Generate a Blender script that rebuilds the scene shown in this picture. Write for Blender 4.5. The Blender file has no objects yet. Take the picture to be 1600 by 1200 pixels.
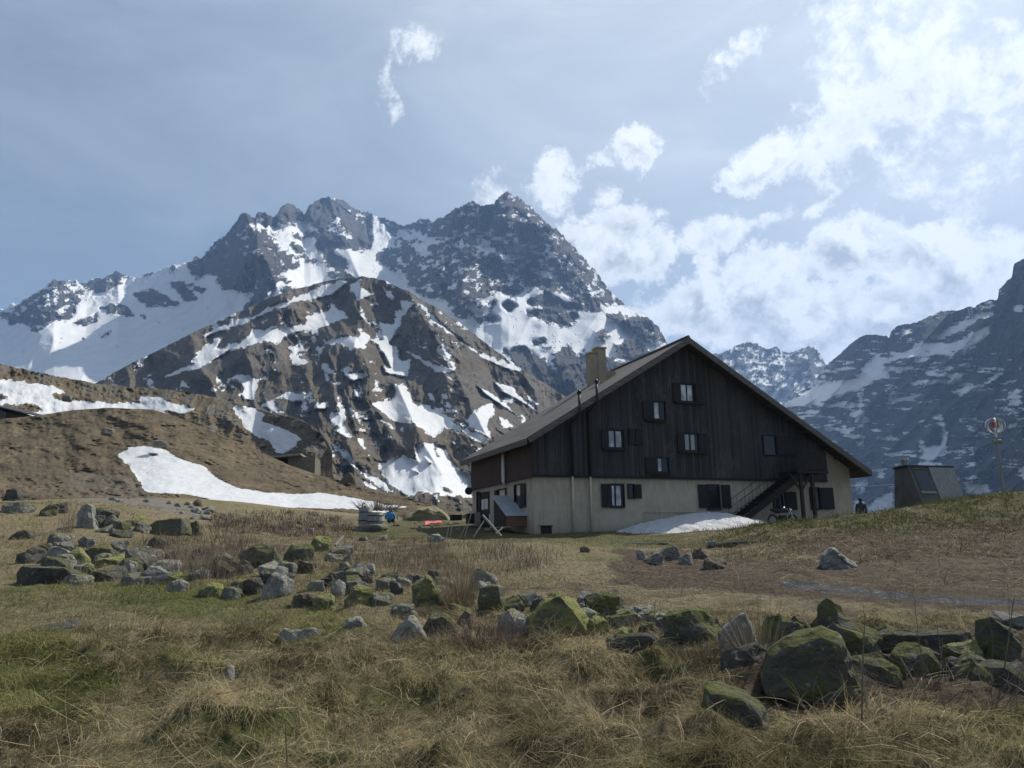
import bpy, bmesh, math, random
import numpy as np
from mathutils import Vector, Matrix
random.seed(7); R_ = np.random.default_rng(7)
SC = bpy.context.scene
COL = SC.collection
# ------------------------------------------------------------------ camera
F = 1177.0; PITCH = math.radians(11.763); ROLL = math.radians(-0.781); EYE = 1.7
CAMP = np.array([0.0, 0.0, EYE])
cp, sp, cr, sr = math.cos(PITCH), math.sin(PITCH), math.cos(ROLL), math.sin(ROLL)
_r = np.array([1, 0, 0.]); _u = np.array([0, -sp, cp]); FW = np.array([0, cp, sp])
RT = cr*_r + sr*_u; UP = -sr*_r + cr*_u
cam = bpy.data.objects.new('camera', bpy.data.cameras.new('camera')); COL.objects.link(cam)
cam.data.sensor_width = 36; cam.data.lens = F/1600*36; cam.data.clip_end = 30000; cam.data.clip_start = .05
cam.matrix_world = Matrix(((RT[0], UP[0], -FW[0], 0), (RT[1], UP[1], -FW[1], 0), (RT[2], UP[2], -FW[2], EYE), (0, 0, 0, 1)))
SC.camera = cam
SC.view_settings.view_transform = 'Standard'; SC.view_settings.look = 'None'
SC.view_settings.exposure = EXPOSURE = 0.42; SC.view_settings.gamma = 1
SC.cycles.use_denoising = True
SC.cycles.max_bounces = 6; SC.cycles.diffuse_bounces = 3; SC.cycles.volume_bounces = 0; SC.cycles.transparent_max_bounces = 12
SC.cycles.sample_clamp_indirect = 6

def ray(px, py):
    px = np.asarray(px, float); py = np.asarray(py, float)
    return FW + ((px-800)/F)[..., None]*RT - ((py-600)/F)[..., None]*UP
def P(px, py, Y):
    """the point of the place at forward distance Y in the direction seen at photo pixel (px, py)"""
    d = ray(px, py); return CAMP + d*(np.asarray(Y, float)/d[..., 1])[..., None]
def pix(p):
    q = np.asarray(p, float)-CAMP; z = np.maximum(q@FW, 1e-3)
    return 800+F*(q@RT)/z, 600-F*(q@UP)/z

# ------------------------------------------------------------------ node helpers
class NT:
    def __init__(s, tree): s.t = tree; s.n = tree.nodes; s.l = tree.links
    def new(s, typ, **kw):
        n = s.n.new(typ)
        for k, v in kw.items():
            if k == 'inp':
                for a, b in v.items():
                    if isinstance(b, bpy.types.NodeSocket): s.l.new(b, n.inputs[a])
                    else: n.inputs[a].default_value = b
            else: setattr(n, k, v)
        return n
    def math(s, op, a, b=None, c=None, clamp=False):
        n = s.n.new('ShaderNodeMath'); n.operation = op; n.use_clamp = clamp
        for i, v in enumerate((a, b, c)):
            if v is None: continue
            if isinstance(v, bpy.types.NodeSocket): s.l.new(v, n.inputs[i])
            else: n.inputs[i].default_value = v
        return n.outputs[0]
    def mix(s, f, a, b, blend='MIX'):
        n = s.n.new('ShaderNodeMix'); n.data_type = 'RGBA'; n.blend_type = blend
        for i, v in ((0, f), (6, a), (7, b)):
            if isinstance(v, bpy.types.NodeSocket): s.l.new(v, n.inputs[i])
            elif i == 0: n.inputs[0].default_value = v
            else: n.inputs[i].default_value = (*v, 1) if len(v) == 3 else v
        return n.outputs[2]
    def noise(s, vec, scale, detail=6, rough=.6, dist=0, out=0):
        n = s.new('ShaderNodeTexNoise', inp={'Scale': scale, 'Detail': detail, 'Roughness': rough, 'Distortion': dist})
        if vec is not None: s.l.new(vec, n.inputs['Vector'])
        return n.outputs[out]
    def ss(s, x, a, b, lo=0., hi=1.):
        n = s.new('ShaderNodeMapRange', interpolation_type='SMOOTHSTEP')
        s.l.new(x, n.inputs[0])
        for i, v in ((1, a), (2, b), (3, lo), (4, hi)): n.inputs[i].default_value = v
        return n.outputs[0]
    def scale(s, vec, v):
        n = s.new('ShaderNodeVectorMath', operation='MULTIPLY'); s.l.new(vec, n.inputs[0]); n.inputs[1].default_value = v
        return n.outputs[0]
def mat(name):
    m = bpy.data.materials.new(name); m.use_nodes = True; t = NT(m.node_tree)
    b = t.n['Principled BSDF']; b.inputs['Roughness'].default_value = .85
    b.inputs['Specular IOR Level'].default_value = .25
    tc = t.new('ShaderNodeTexCoord').outputs['Object']
    return m, t, b, tc
def bump(t, b, h, strength=.5, dist=.02):
    n = t.new('ShaderNodeBump', inp={'Height': h, 'Strength': strength, 'Distance': dist}); t.l.new(n.outputs[0], b.inputs['Normal'])
def simple(name, c1, c2, scale=6, rough=.8, bs=.3, bd=.01, stretch=(1, 1, 1), metallic=0, spec=.25):
    m, t, b, tc = mat(name); v = t.scale(tc, stretch)
    n = t.noise(v, scale, 8, .65); f = t.ss(n, .35, .68)
    t.l.new(t.mix(f, c1, c2), b.inputs['Base Color']); b.inputs['Roughness'].default_value = rough
    b.inputs['Metallic'].default_value = metallic; b.inputs['Specular IOR Level'].default_value = spec
    if bs: bump(t, b, n, bs, bd)
    return m

# ------------------------------------------------------------------ sky, sun
SUN_AZ, SUN_EL = math.radians(51), math.radians(48)      # azimuth from +Y towards +X
SUNV = np.array([math.sin(SUN_AZ)*math.cos(SUN_EL), math.cos(SUN_AZ)*math.cos(SUN_EL), math.sin(SUN_EL)])
W = bpy.data.worlds.new('World'); SC.world = W; W.use_nodes = True
t = NT(W.node_tree); bg = t.n['Background']; bg.inputs[1].default_value = SKY_STRENGTH = 0.085
sky = t.new('ShaderNodeTexSky', sky_type='NISHITA', sun_disc=False, sun_elevation=SUN_EL, sun_rotation=SUN_AZ,
            altitude=2000, air_density=1.0, dust_density=1.2, ozone_density=1.0)
gen = t.new('ShaderNodeTexCoord').outputs['Generated']
sep = t.new('ShaderNodeSeparateXYZ', inp={0: gen})
az = t.math('ARCTAN2', sep.outputs[0], sep.outputs[1])
el = t.math('ARCSINE', t.math('MINIMUM', t.math('MAXIMUM', sep.outputs[2], -1), 1))
ae = t.new('ShaderNodeCombineXYZ', inp={0: az, 1: el, 2: 0.0}).outputs[0]
CLOUDS = [(648,72,44,26,.52,0),(612,122,15,58,.42,0),(872,278,56,42,.95,0),(995,228,40,30,.95,0),(942,250,26,16,.7,0),
 (943,306,32,22,.75,0),(972,378,86,62,1.5,0),(900,360,50,26,.7,0),(765,292,26,34,.42,0),(1120,368,74,34,1.1,0),(1205,336,44,20,.7,.5),(1277,322,28,14,.65,.4),
 (1105,410,30,14,.7,0),(1150,90,60,26,.55,.5),(1130,135,40,22,.5,0),(1330,190,120,72,.95,.3),(1215,240,80,40,1.05,.3),(1170,275,50,24,.9,0),
 (1350,60,125,95,.62,0),(1500,70,140,110,.6,0),(1445,240,80,60,.4,0),(1545,275,70,36,.8,.3),(1330,395,80,52,1.45,0),
 (1425,400,90,42,1.2,0),(1540,425,110,50,1.25,.15),(1205,425,70,46,1.35,0),(1125,475,130,58,1.6,0),(1265,505,140,70,1.7,0),
 (1385,500,95,66,1.4,0),(1455,480,110,60,1.25,0),(1050,485,80,34,1.1,0),(1500,355,60,26,.75,.5),(1600,150,90,90,.6,0)]
acc = None
warp = t.noise(ae, 11, 9, .72, out=1)
wv = t.new('ShaderNodeVectorMath', operation='MULTIPLY_ADD'); t.l.new(warp, wv.inputs[0]); wv.inputs[1].default_value = (.11, .085, 0); t.l.new(ae, wv.inputs[2])
wv2 = t.new('ShaderNodeVectorMath', operation='SUBTRACT'); t.l.new(wv.outputs[0], wv2.inputs[0]); wv2.inputs[1].default_value = (.055, .0425, 0)
sepw = t.new('ShaderNodeSeparateXYZ', inp={0: wv2.outputs[0]})
lit = None
for cx, cy, sx, sy, st, rot in CLOUDS:
    d = ray(cx, cy); d = d/np.linalg.norm(d)
    a0, e0 = math.atan2(d[0], d[1]), math.asin(d[2]); k = 1.0/F
    dx = t.math('SUBTRACT', sepw.outputs[0], a0); dy = t.math('SUBTRACT', sepw.outputs[1], e0)
    c_, s_ = math.cos(rot), math.sin(rot)
    u = t.math('MULTIPLY', t.math('ADD', t.math('MULTIPLY', dx, c_), t.math('MULTIPLY', dy, s_)), 1/(sx*k*1.08))
    v = t.math('MULTIPLY', t.math('SUBTRACT', t.math('MULTIPLY', dy, c_), t.math('MULTIPLY', dx, s_)), 1/(sy*k*1.08))
    r2 = t.math('ADD', t.math('MULTIPLY', u, u), t.math('MULTIPLY', v, v))
    g = t.math('MULTIPLY', t.math('SUBTRACT', 1.0, r2), st)
    acc = g if acc is None else t.math('SMOOTH_MAX', acc, g, .35)
    w_ = t.math('MULTIPLY', t.math('MAXIMUM', t.math('SUBTRACT', 1.2, r2), 0), v)        # which way is up inside each cloud
    lit = w_ if lit is None else t.math('ADD', lit, w_)
acc = t.math('MAXIMUM', acc, -.75)
n1 = t.noise(ae, 6.5, 12, .66, .35); n2 = t.noise(ae, 21, 10, .66, .25); n4 = t.noise(t.scale(ae, (1, 1.25, 1)), 52, 8, .66, .3)
dens = t.math('ADD', acc, t.math('ADD', t.math('MULTIPLY', t.math('SUBTRACT', n1, .5), 2.4), t.math('ADD', t.math('MULTIPLY', t.math('SUBTRACT', n2, .5), 2.3), t.math('MULTIPLY', t.math('SUBTRACT', n4, .5), 1.0))))
cov = t.ss(dens, .04, .82)
thick = t.ss(dens, .45, 1.5)
# bright towards the sun and on the upper rims, greyer in the thick lower bellies
und = t.ss(lit, -.7, .15, 1, 0)
sund = t.new('ShaderNodeVectorMath', operation='DOT_PRODUCT'); t.l.new(gen, sund.inputs[0]); sund.inputs[1].default_value = tuple(SUNV)
prox = t.ss(sund.outputs['Value'], .45, 1.0)
ofs = t.new('ShaderNodeVectorMath', operation='ADD'); t.l.new(ae, ofs.inputs[0]); ofs.inputs[1].default_value = (.014, .02, 0)
n1b = t.noise(ofs.outputs[0], 6.5, 6, .66, .35); n2b = t.noise(ofs.outputs[0], 21, 6, .6, .25)
emb = t.math('ADD', t.math('MULTIPLY', t.math('SUBTRACT', n1, n1b), 4.2), t.math('MULTIPLY', t.math('SUBTRACT', n2, n2b), 3.4))
shade = t.math('MULTIPLY', t.math('SUBTRACT', t.math('ADD', t.math('MULTIPLY', und, .55), .34), emb, clamp=True), thick)
ccol = t.mix(shade, t.mix(prox, (8.9, 9.2, 9.4), (10.2, 10.6, 10.9)), (4.6, 5.1, 5.6))
n3 = t.noise(t.scale(ae, (1, 2.6, 1)), 2.2, 8, .6, .5)
cirrus = t.math('MULTIPLY', t.ss(n3, .35, .75), .34)
veil = t.math('ADD', t.math('MULTIPLY', t.ss(sund.outputs['Value'], .35, .98), .5), t.math('ADD', cirrus, .13), clamp=True)
skyc = t.mix(.58, sky.outputs[0], (2.15, 2.75, 3.3))
base = t.mix(veil, skyc, t.mix(prox, (5.0, 5.7, 6.5), (7.9, 8.6, 9.2)))
out = t.mix(cov, base, ccol)
t.l.new(out, bg.inputs[0])
W.cycles.sampling_method = 'MANUAL'; W.cycles.sample_map_resolution = 512
sl = bpy.data.lights.new('sun', 'SUN'); so = bpy.data.objects.new('sun', sl); COL.objects.link(so)
sl.energy = SUN_STRENGTH = 4.7; sl.angle = math.radians(.6); sl.color = (1, .935, .82)
so.rotation_euler = Vector(SUNV).to_track_quat('Z', 'Y').to_euler(); so.location = (0, 0, 60)

# ------------------------------------------------------------------ object helpers
def mesh_obj(name, verts, faces, m=None, parent=None, smooth=False, local=None):
    me = bpy.data.meshes.new(name)
    if isinstance(faces, np.ndarray):
        n = len(faces); k = faces.shape[1]; verts = np.asarray(verts, np.float32)
        me.vertices.add(len(verts)); me.vertices.foreach_set('co', verts.ravel())
        me.loops.add(n*k); me.loops.foreach_set('vertex_index', faces.astype(np.int32).ravel())
        me.polygons.add(n); me.polygons.foreach_set('loop_start', np.arange(0, n*k, k, dtype=np.int32))
        me.update(calc_edges=True); me.validate()
    else:
        me.from_pydata([tuple(v) for v in verts], [], faces); me.update()
    if smooth: me.polygons.foreach_set('use_smooth', np.ones(len(me.polygons), bool))
    o = bpy.data.objects.new(name, me); COL.objects.link(o)
    if m: me.materials.append(m)
    if parent: o.parent = parent
    return o
def bm_obj(name, bm, m=None, parent=None, smooth=False):
    me = bpy.data.meshes.new(name); bm.normal_update(); bm.to_mesh(me); bm.free()
    if smooth: me.polygons.foreach_set('use_smooth', np.ones(len(me.polygons), bool))
    o = bpy.data.objects.new(name, me); COL.objects.link(o)
    if m: me.materials.append(m)
    if parent: o.parent = parent
    return o
def empty(name, loc, rz=0, parent=None):
    o = bpy.data.objects.new(name, None); COL.objects.link(o); o.location = loc; o.rotation_euler = (0, 0, rz)
    o.empty_display_size = .3
    if parent: o.parent = parent
    return o
def tag(o, label, cat, group=None):
    o['label'] = label; o['category'] = cat
    if group: o['group'] = group
    return o
def attr(o, name, vals):
    a = o.data.attributes.new(name, 'FLOAT', 'POINT'); a.data.foreach_set('value', np.asarray(vals, np.float32).ravel())
def box(bm, a, b, M=None):
    x0, y0, z0 = a; x1, y1, z1 = b
    vs = [(x0,y0,z0),(x1,y0,z0),(x1,y1,z0),(x0,y1,z0),(x0,y0,z1),(x1,y0,z1),(x1,y1,z1),(x0,y1,z1)]
    v = [bm.verts.new(M @ Vector(p) if M else p) for p in vs]
    for f in ((3,2,1,0),(4,5,6,7),(0,1,5,4),(1,2,6,5),(2,3,7,6),(3,0,4,7)): bm.faces.new([v[i] for i in f])
def prism(bm, poly, y0, y1):
    """polygon in (x, z), extruded from y0 to y1"""
    a = [bm.verts.new((x, y0, z)) for x, z in poly]; b = [bm.verts.new((x, y1, z)) for x, z in poly]
    n = len(poly); bm.faces.new(a); bm.faces.new(b[::-1])
    for i in range(n): bm.faces.new((a[i], b[i], b[(i+1) % n], a[(i+1) % n]))
    bmesh.ops.recalc_face_normals(bm, faces=bm.faces)
def tube(bm, pts, rad, n=8):
    pts = [Vector(p) for p in pts]; rings = []
    if not hasattr(rad, '__len__'): rad = [rad]*len(pts)
    for i, p in enumerate(pts):
        d = (pts[min(i+1, len(pts)-1)]-pts[max(i-1, 0)]).normalized()
        a = d.orthogonal().normalized(); 
        if abs(d.z) < .95: a = d.cross(Vector((0, 0, 1))).normalized()
        else: a = d.cross(Vector((0, 1, 0))).normalized()
        b = d.cross(a)
        rings.append([bm.verts.new(p+(a*math.cos(k*2*math.pi/n)+b*math.sin(k*2*math.pi/n))*rad[i]) for k in range(n)])
    for r0, r1 in zip(rings, rings[1:]):
        for k in range(n): bm.faces.new((r0[k], r0[(k+1) % n], r1[(k+1) % n], r1[k]))
    bm.faces.new(rings[0][::-1]); bm.faces.new(rings[-1])

# ------------------------------------------------------------------ numpy noise
def _h(ix, iy, iz, seed):
    n = (ix*374761393 + iy*668265263 + iz*2147483647 + seed*974634777) & 0xffffffff
    n = ((n ^ (n >> 13))*1274126177) & 0xffffffff
    n = ((n ^ (n >> 15))*2246822519) & 0xffffffff
    return ((n ^ (n >> 16)) & 0xffffff)/float(0xffffff)
def vnoise(p, seed=0):
    p = np.asarray(p, float); i = np.floor(p).astype(np.int64); f = p-i; f = f*f*f*(f*(f*6-15)+10)
    r = 0
    for dx in (0, 1):
        wx = f[..., 0] if dx else 1-f[..., 0]
        for dy in (0, 1):
            wy = f[..., 1] if dy else 1-f[..., 1]
            if p.shape[-1] == 2: r = r+wx*wy*_h(i[..., 0]+dx, i[..., 1]+dy, 0, seed)
            else:
                for dz in (0, 1):
                    wz = f[..., 2] if dz else 1-f[..., 2]
                    r = r+wx*wy*wz*_h(i[..., 0]+dx, i[..., 1]+dy, i[..., 2]+dz, seed)
    return r
def fbm(p, o=6, gain=.5, seed=0):
    p = np.asarray(p, float); a = 1; s = 0; t_ = 0
    for k in range(o):
        s = s+a*vnoise(p, seed+k); t_ += a; a *= gain; p = p*2.03+17.3
    return s/t_-.5
def ridged(p, o=6, gain=.5, seed=0):
    p = np.asarray(p, float); a = 1; s = 0; t_ = 0
    for k in range(o):
        s = s+a*(1-np.abs(2*vnoise(p, seed+k)-1))**1.5; t_ += a; a *= gain; p = p*2.03+11.7
    return s/t_
def sstep(a, b, x):
    q = np.clip((x-a)/(b-a), 0, 1); return q*q*(3-2*q)
def inpoly(x, y, poly):
    poly = np.asarray(poly, float)
    if np.size(x) == 0: return np.zeros(np.shape(x), bool)
    r = np.zeros(x.shape, bool)
    m = (x >= poly[:, 0].min()) & (x <= poly[:, 0].max()) & (y >= poly[:, 1].min()) & (y <= poly[:, 1].max())
    xs, ys = x[m], y[m]; q = np.zeros(xs.shape, bool); n = len(poly)
    for i in range(n):
        (x0, y0), (x1, y1) = poly[i], poly[(i+1) % n]
        if y0 == y1: continue
        q ^= ((y0 > ys) != (y1 > ys)) & (xs < (x1-x0)*(ys-y0)/(y1-y0)+x0)
    r[m] = q; return r
# ================================================================== MOUNTAINS
def Z(pts, x0, y0, k): return [(x0+x*k, y0+y*k) for x, y in pts]
z1 = lambda *p: Z(p, 0, 380, .25)
z2 = lambda *p: Z(p, 280, 280, .1875)
z3 = lambda *p: Z(p, 560, 280, .1875)
z4 = lambda *p: Z(p, 760, 280, 1/3.53)
z5 = lambda *p: Z(p, 150, 420, .25)
z6 = lambda *p: Z(p, 450, 420, 1/3.556)
z7 = lambda *p: Z(p, 450, 600, 1/3.556)
z8 = lambda *p: Z(p, 1200, 380, .25)
z9 = lambda *p: Z(p, 1250, 560, .25)

def mountain_mat(name, rock1, rock2, rock3, grass=None, sc=.02, snowc=(.67, .685, .71), edge=.5, bst=.75, dirt=.25, snb=.15, strat=(1, 1, 1.25)):
    m, t, b, tc = mat(name)
    v = t.scale(tc, strat)
    n = t.noise(v, sc, 10, .7); n2 = t.noise(v, sc*7, 8, .7); n3 = t.noise(tc, sc*.22, 5, .6)
    c = t.mix(t.ss(n, .36, .64), rock1, rock2)
    c = t.mix(t.ss(n2, .5, .7), c, rock3)
    n6 = t.noise(tc, sc*12, 8, .75)
    c = t.mix(t.ss(n6, .35, .62, .62, 0), c, tuple(x*.35 for x in rock1)); c = t.mix(t.ss(n6, .58, .75, 0, .6), c, tuple(x*1.5 for x in rock3))
    if grass:
        ga = t.new('ShaderNodeAttribute', attribute_name='grass').outputs['Fac']
        gc = t.mix(t.ss(n2, .35, .65), grass[0], grass[1])
        gc = t.mix(t.ss(n3, .4, .6), gc, grass[2])
        gc = t.mix(t.ss(n, .6, .38, 0, .7), gc, tuple(x*.62 for x in grass[2]))  # darker mottling puts small shadows into the grass colour
        c = t.mix(t.ss(t.math('ADD', ga, t.math('MULTIPLY', t.math('SUBTRACT', n, .5), 1.6)), -.12, .22), c, gc)
    sa = t.new('ShaderNodeAttribute', attribute_name='snow').outputs['Fac']
    s = t.math('ADD', sa, t.math('MULTIPLY', t.math('SUBTRACT', n2, .5), edge))
    s = t.ss(s, -.07, .07)
    sn = t.mix(t.ss(t.noise(tc, sc*.9, 8, .65), .4, .7), snowc, tuple(x*.9 for x in snowc))
    sn = t.mix(t.ss(n2, .56, .78, 0, dirt), sn, (.4, .37, .33))
    t.l.new(t.mix(s, c, sn), b.inputs['Base Color'])
    b.inputs['Roughness'].default_value = .9; b.inputs['Specular IOR Level'].default_value = .1
    h = t.math('MULTIPLY', t.math('ADD', t.math('ADD', n, t.math('MULTIPLY', n6, .18)), t.math('MULTIPLY', n2, 1.0)), t.ss(sa, -.2, .5, 1, snb))
    bump(t, b, h, bst, .12/sc)
    return m

def relief(name, sil, bot, Ysil, Ybot, prof, nx, ny, disp, polys, default, m, speck=(3., 1.6), jag=1.0, warp=5., spurs=(), seed=0, back=.5, grassfn=None, sk=6.5, soft=9):
    sil = np.array(sil, float); xs = np.linspace(sil[0, 0], sil[-1, 0], nx)
    f1 = lambda tb: np.interp(xs, *np.array(tb, float).T) if hasattr(tb, '__len__') else np.full(nx, float(tb))
    ys = f1(sil)
    yb = f1(bot); Ys = f1(Ysil); Yb = f1(Ybot)
    tt = np.linspace(0, 1, ny)[:, None]
    PX = np.repeat(xs[None], ny, 0); PY = yb+(ys-yb)*tt; PY = PY+jag*9*fbm(np.stack([PX/9, PY/9], -1), 5, .65, seed)*np.clip((tt-.75)/.25, 0, 1)
    Yd = Yb+(Ys-Yb)*tt**prof
    # snow cover, by the traced outlines of the fields
    wx = PX+warp*2*fbm(np.stack([PX/22, PY/22], -1), 5, .6, seed+3); wy = PY+warp*2*fbm(np.stack([PX/22+50, PY/22], -1), 5, .6, seed+4)
    S = default(PX, PY) if callable(default) else np.full(PX.shape, float(default))
    for v, pl in polys: S = np.where(inpoly(wx, wy, pl), v, S)
    rock = sstep(.7, -.1, S)
    for _ in range(5):
        q = np.pad(rock, 1, mode='edge'); rock = (q[:-2, 1:-1]+q[2:, 1:-1]+q[1:-1, :-2]+q[1:-1, 2:]+2*rock)/6
    D = disp(PX, PY, rock)
    for pts, depth, wid in spurs:
        best = np.full(PX.shape, 1e9)
        for (ax, ay), (bx, by) in zip(pts, pts[1:]):
            L2 = (bx-ax)**2+(by-ay)**2
            q = np.clip(((PX-ax)*(bx-ax)+(PY-ay)*(by-ay))/L2, 0, 1)
            best = np.minimum(best, np.hypot(PX-ax-q*(bx-ax), PY-ay-q*(by-ay)))
        D = D-depth*np.maximum(0, 1-best/wid)**1.3
    Yd = Yd+D*np.minimum(1, tt*12)
    V = P(PX, PY, Yd)
    # the far side of the ridge falls away behind it
    rows = [V]; top = V[-1]; bx_, by_ = PX[-1], PY[-1]
    for k in range(1, 7):
        r = top.copy(); dd = (k/6.)**1.2
        dirn = top-CAMP; dirn[:, 2] = 0; dirn /= np.linalg.norm(dirn, axis=1)[:, None]
        H = top[:, 2]-V[0][:, 2]
        r += dirn*(H*back*2*dd)[:, None]; r[:, 2] = top[:, 2]-H*dd*1.05
        rows.append(r[None])
    A = np.concatenate(rows, 0); n2 = A.shape[0]
    for _ in range(soft):
        q = np.pad(S, 1, mode='edge'); S = (q[:-2, 1:-1]+q[2:, 1:-1]+q[1:-1, :-2]+q[1:-1, 2:]+S)/5
    nz = fbm(np.stack([PX/(speck[0]*4), PY/(speck[1]*4)], -1), 5, .7, seed+9)
    S = S+nz*sk*np.sqrt(np.clip(1-np.abs(S), 0, 1))
    S = np.concatenate([S]+[S[-1:]]*6, 0)
    idx = np.arange(n2*nx).reshape(n2, nx)
    fc = np.stack([idx[:-1, :-1], idx[:-1, 1:], idx[1:, 1:], idx[1:, :-1]], -1).reshape(-1, 4)
    o = mesh_obj(name, A.reshape(-1, 3), fc, m, smooth=True); o['kind'] = 'structure'
    attr(o, 'snow', S)
    if grassfn is not None: attr(o, 'grass', np.concatenate([grassfn(PX, PY)]+[np.zeros((6, nx))], 0))
    return o

# ---- the snowy massif and the rock pyramid
SIL_MASSIF = [(-160,560),(-60,515),(0,485),(40,468),(70,447),(84,437),(110,437),(135,440),(160,432),(185,423),(200,434),(215,433),(250,420),(275,412),(300,407),(318,398),(330,385),(345,372),(365,352),(375,335),(383,332),(398,340),(402,330),(418,333),(428,340),(440,325),(452,317),(465,325),(475,335),(485,320),(500,310),(515,306),(530,312),(555,325),(575,330),(600,340),(630,352),(640,350),(652,344),(665,341),(680,345),(700,335),(720,322),(738,313),(750,320),(757,324),(770,318),(783,303),(795,300),(808,308),(825,322),(845,338),(855,352),(870,358),(885,375),(905,395),(920,412),(935,430),(950,452),(965,465),(975,477),(985,485),(1015,498),(1030,510),(1042,535),(1055,552),(1090,590),(1150,640),(1200,690)]
MASSIF_POLY = [
 (-.22, z1((0,440),(100,390),(250,300),(340,225),(470,240),(540,320),(460,400),(460,460),(330,500),(230,550),(170,520),(150,490),(60,510))),
 (-.9, z1((90,500),(200,390),(210,430),(150,495))), (-.7, z1((270,290),(340,225),(440,230),(400,270),(330,260))),
 (-.85, z1((490,250),(600,215),(680,180),(740,168),(800,205),(700,280),(600,305))), (.5, z1((650,190),(720,250),(700,250))),
 (-.9, z1((830,315),(920,290),(1000,310),(1120,360),(1110,390),(1000,395),(920,385))), (.5, z1((1000,350),(1060,372),(1030,380))),
 (-.95, z1((1060,240),(1140,240),(1230,345),(1180,370),(1130,340),(1120,300))), (-.9, z1((1170,255),(1290,285),(1270,310),(1200,280))),
 (-.5, z1((620,410),(700,370),(780,390),(840,470),(740,450),(650,430))), (-.5, z1((450,510),(600,440),(620,470),(540,520))),
 (-.3, z1((640,560),(690,545),(690,570),(640,590))), (-.3, z1((490,600),(530,585),(530,600),(500,615))), (-.3, z1((870,440),(915,460),(900,480))),
 (-.9, z1((880,210),(940,170),(990,165),(940,200))), (-.6, z1((1020,165),(1110,125),(1080,155))),
 (-.68, z2((60,710),(230,610),(240,540),(430,390),(530,270),(640,330),(760,345),(560,370),(640,440),(760,480),(820,560),(780,600),(800,660),(990,740),(830,750),(840,860),(760,950),(700,1040),(540,1100),(560,1040),(640,960),(600,920),(520,945),(350,910),(300,850),(250,790),(130,830),(90,760))),
 (-.3, z2((230,560),(430,390),(560,400),(600,480),(400,480),(300,560))),
 (.7, z2((440,450),(580,470),(560,510),(500,500))), (.9, z2((680,550),(770,575),(760,595),(700,590))), (.95, z2((530,820),(670,880),(650,910),(590,880))), (.5, z2((810,700),(870,720),(840,740))),
 (-.8, z2((520,340),(530,265),(640,330),(650,255),(740,280),(800,270),(900,185),(1030,270),(1160,140),(1280,120),(1500,250),(1600,270),(1600,600),(1500,600),(1400,570),(1300,580),(1200,570),(1150,500),(900,470),(1020,450),(1150,440),(1150,400),(1080,370),(1020,300),(950,370),(860,380),(780,330),(640,340),(590,345))),
 (.35, z2((1240,150),(1500,270),(1420,280),(1300,200))), (-.1, z2((1280,300),(1340,330),(1500,560),(1330,480),(1200,400))), (-.2, z2((1450,260),(1600,290),(1600,480),(1500,350))),
 (-.45, z2((800,590),(1000,620),(1000,750),(900,740),(800,650))), (-.4, z2((700,420),(800,450),(780,480),(690,460))),
 (-.55, z2((930,510),(1060,600),(1220,690),(1100,700),(960,590))), (-.9, z2((1140,520),(1220,510),(1300,620),(1420,700),(1400,760),(1250,740),(1240,700),(1160,600))),
 (-.8, z2((1240,790),(1350,780),(1480,800),(1480,840),(1320,840),(1250,820))), (-.8, z2((820,890),(900,890),(980,940),(900,970))), (-.8, z2((840,810),(950,880),(900,880))),
 (-.42, [(570,315),(640,335),(700,320),(738,295),(757,305),(795,280),(850,325),(912,385),(958,445),(985,475),(955,475),(925,487),(900,470),(870,455),(835,445),(815,460),(790,463),(770,458),(740,468),(722,470),(735,490),(720,497),(700,480),(690,470),(665,462),(640,450),(635,430),(610,420),(588,405),(590,395),(615,375),(600,350)]),
 (-.04, [(740,365),(800,360),(860,385),(900,420),(910,440),(860,440),(820,420),(790,415),(750,390)]), (.4, [(738,362),(762,372),(794,405),(780,410),(752,390)]),
 (-.28, [(800,330),(850,360),(880,390),(830,370)]), (-.3, [(850,400),(930,430),(960,470),(900,460)]), (-.3, [(770,325),(810,330),(815,345),(770,340)]), (-.3, [(690,390),(740,400),(770,440),(730,440),(700,420)]),
 (.85, [(635,364),(650,361),(676,368),(680,376),(665,396),(680,407),(657,398),(648,389),(635,372)]), (-.9, z3((430,500),(500,480),(550,540),(480,530))),
 (.8, z3((690,880),(740,890),(720,980),(760,1070),(830,1150),(760,1110),(710,1020))), (-.95, z3((1180,1040),(1240,1015),(1320,1050),(1250,1095))),
 (-.95, [(820,475),(851,454),(885,475),(924,475),(921,487),(887,484),(853,481)]), (-.9, [(821,487),(851,482),(902,492),(903,504),(879,511),(865,504),(834,495)]),
 (-.97, [(930,521),(944,518),(955,522),(941,532)]), (-.6, [(944,490),(975,490),(1018,499),(1032,513),(1047,538),(1029,539),(1009,535),(981,507),(958,501)]),
 (-.95, [(961,538),(992,529),(1018,549),(989,560),(964,552)]), (-.92, [(783,546),(822,543),(856,563),(868,580),(882,614),(900,680),(845,640),(802,563)]),
 (-.8, [(865,552),(887,538),(899,552),(919,549),(935,600),(900,680),(885,615),(868,577)]), (-.8, [(944,558),(975,566),(958,577)]), (-.75, [(885,582),(960,562),(1060,570),(1160,650),(1160,720),(880,720)]),
 (-.2, [(833,535),(851,526),(862,540),(851,549)]), (-.8, [(700,467),(729,482),(740,492),(725,499),(710,488)]), (-.3, [(738,486),(766,490),(781,501),(747,505)]), (-.3, [(740,475),(770,472),(772,480),(745,482)])]
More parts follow.
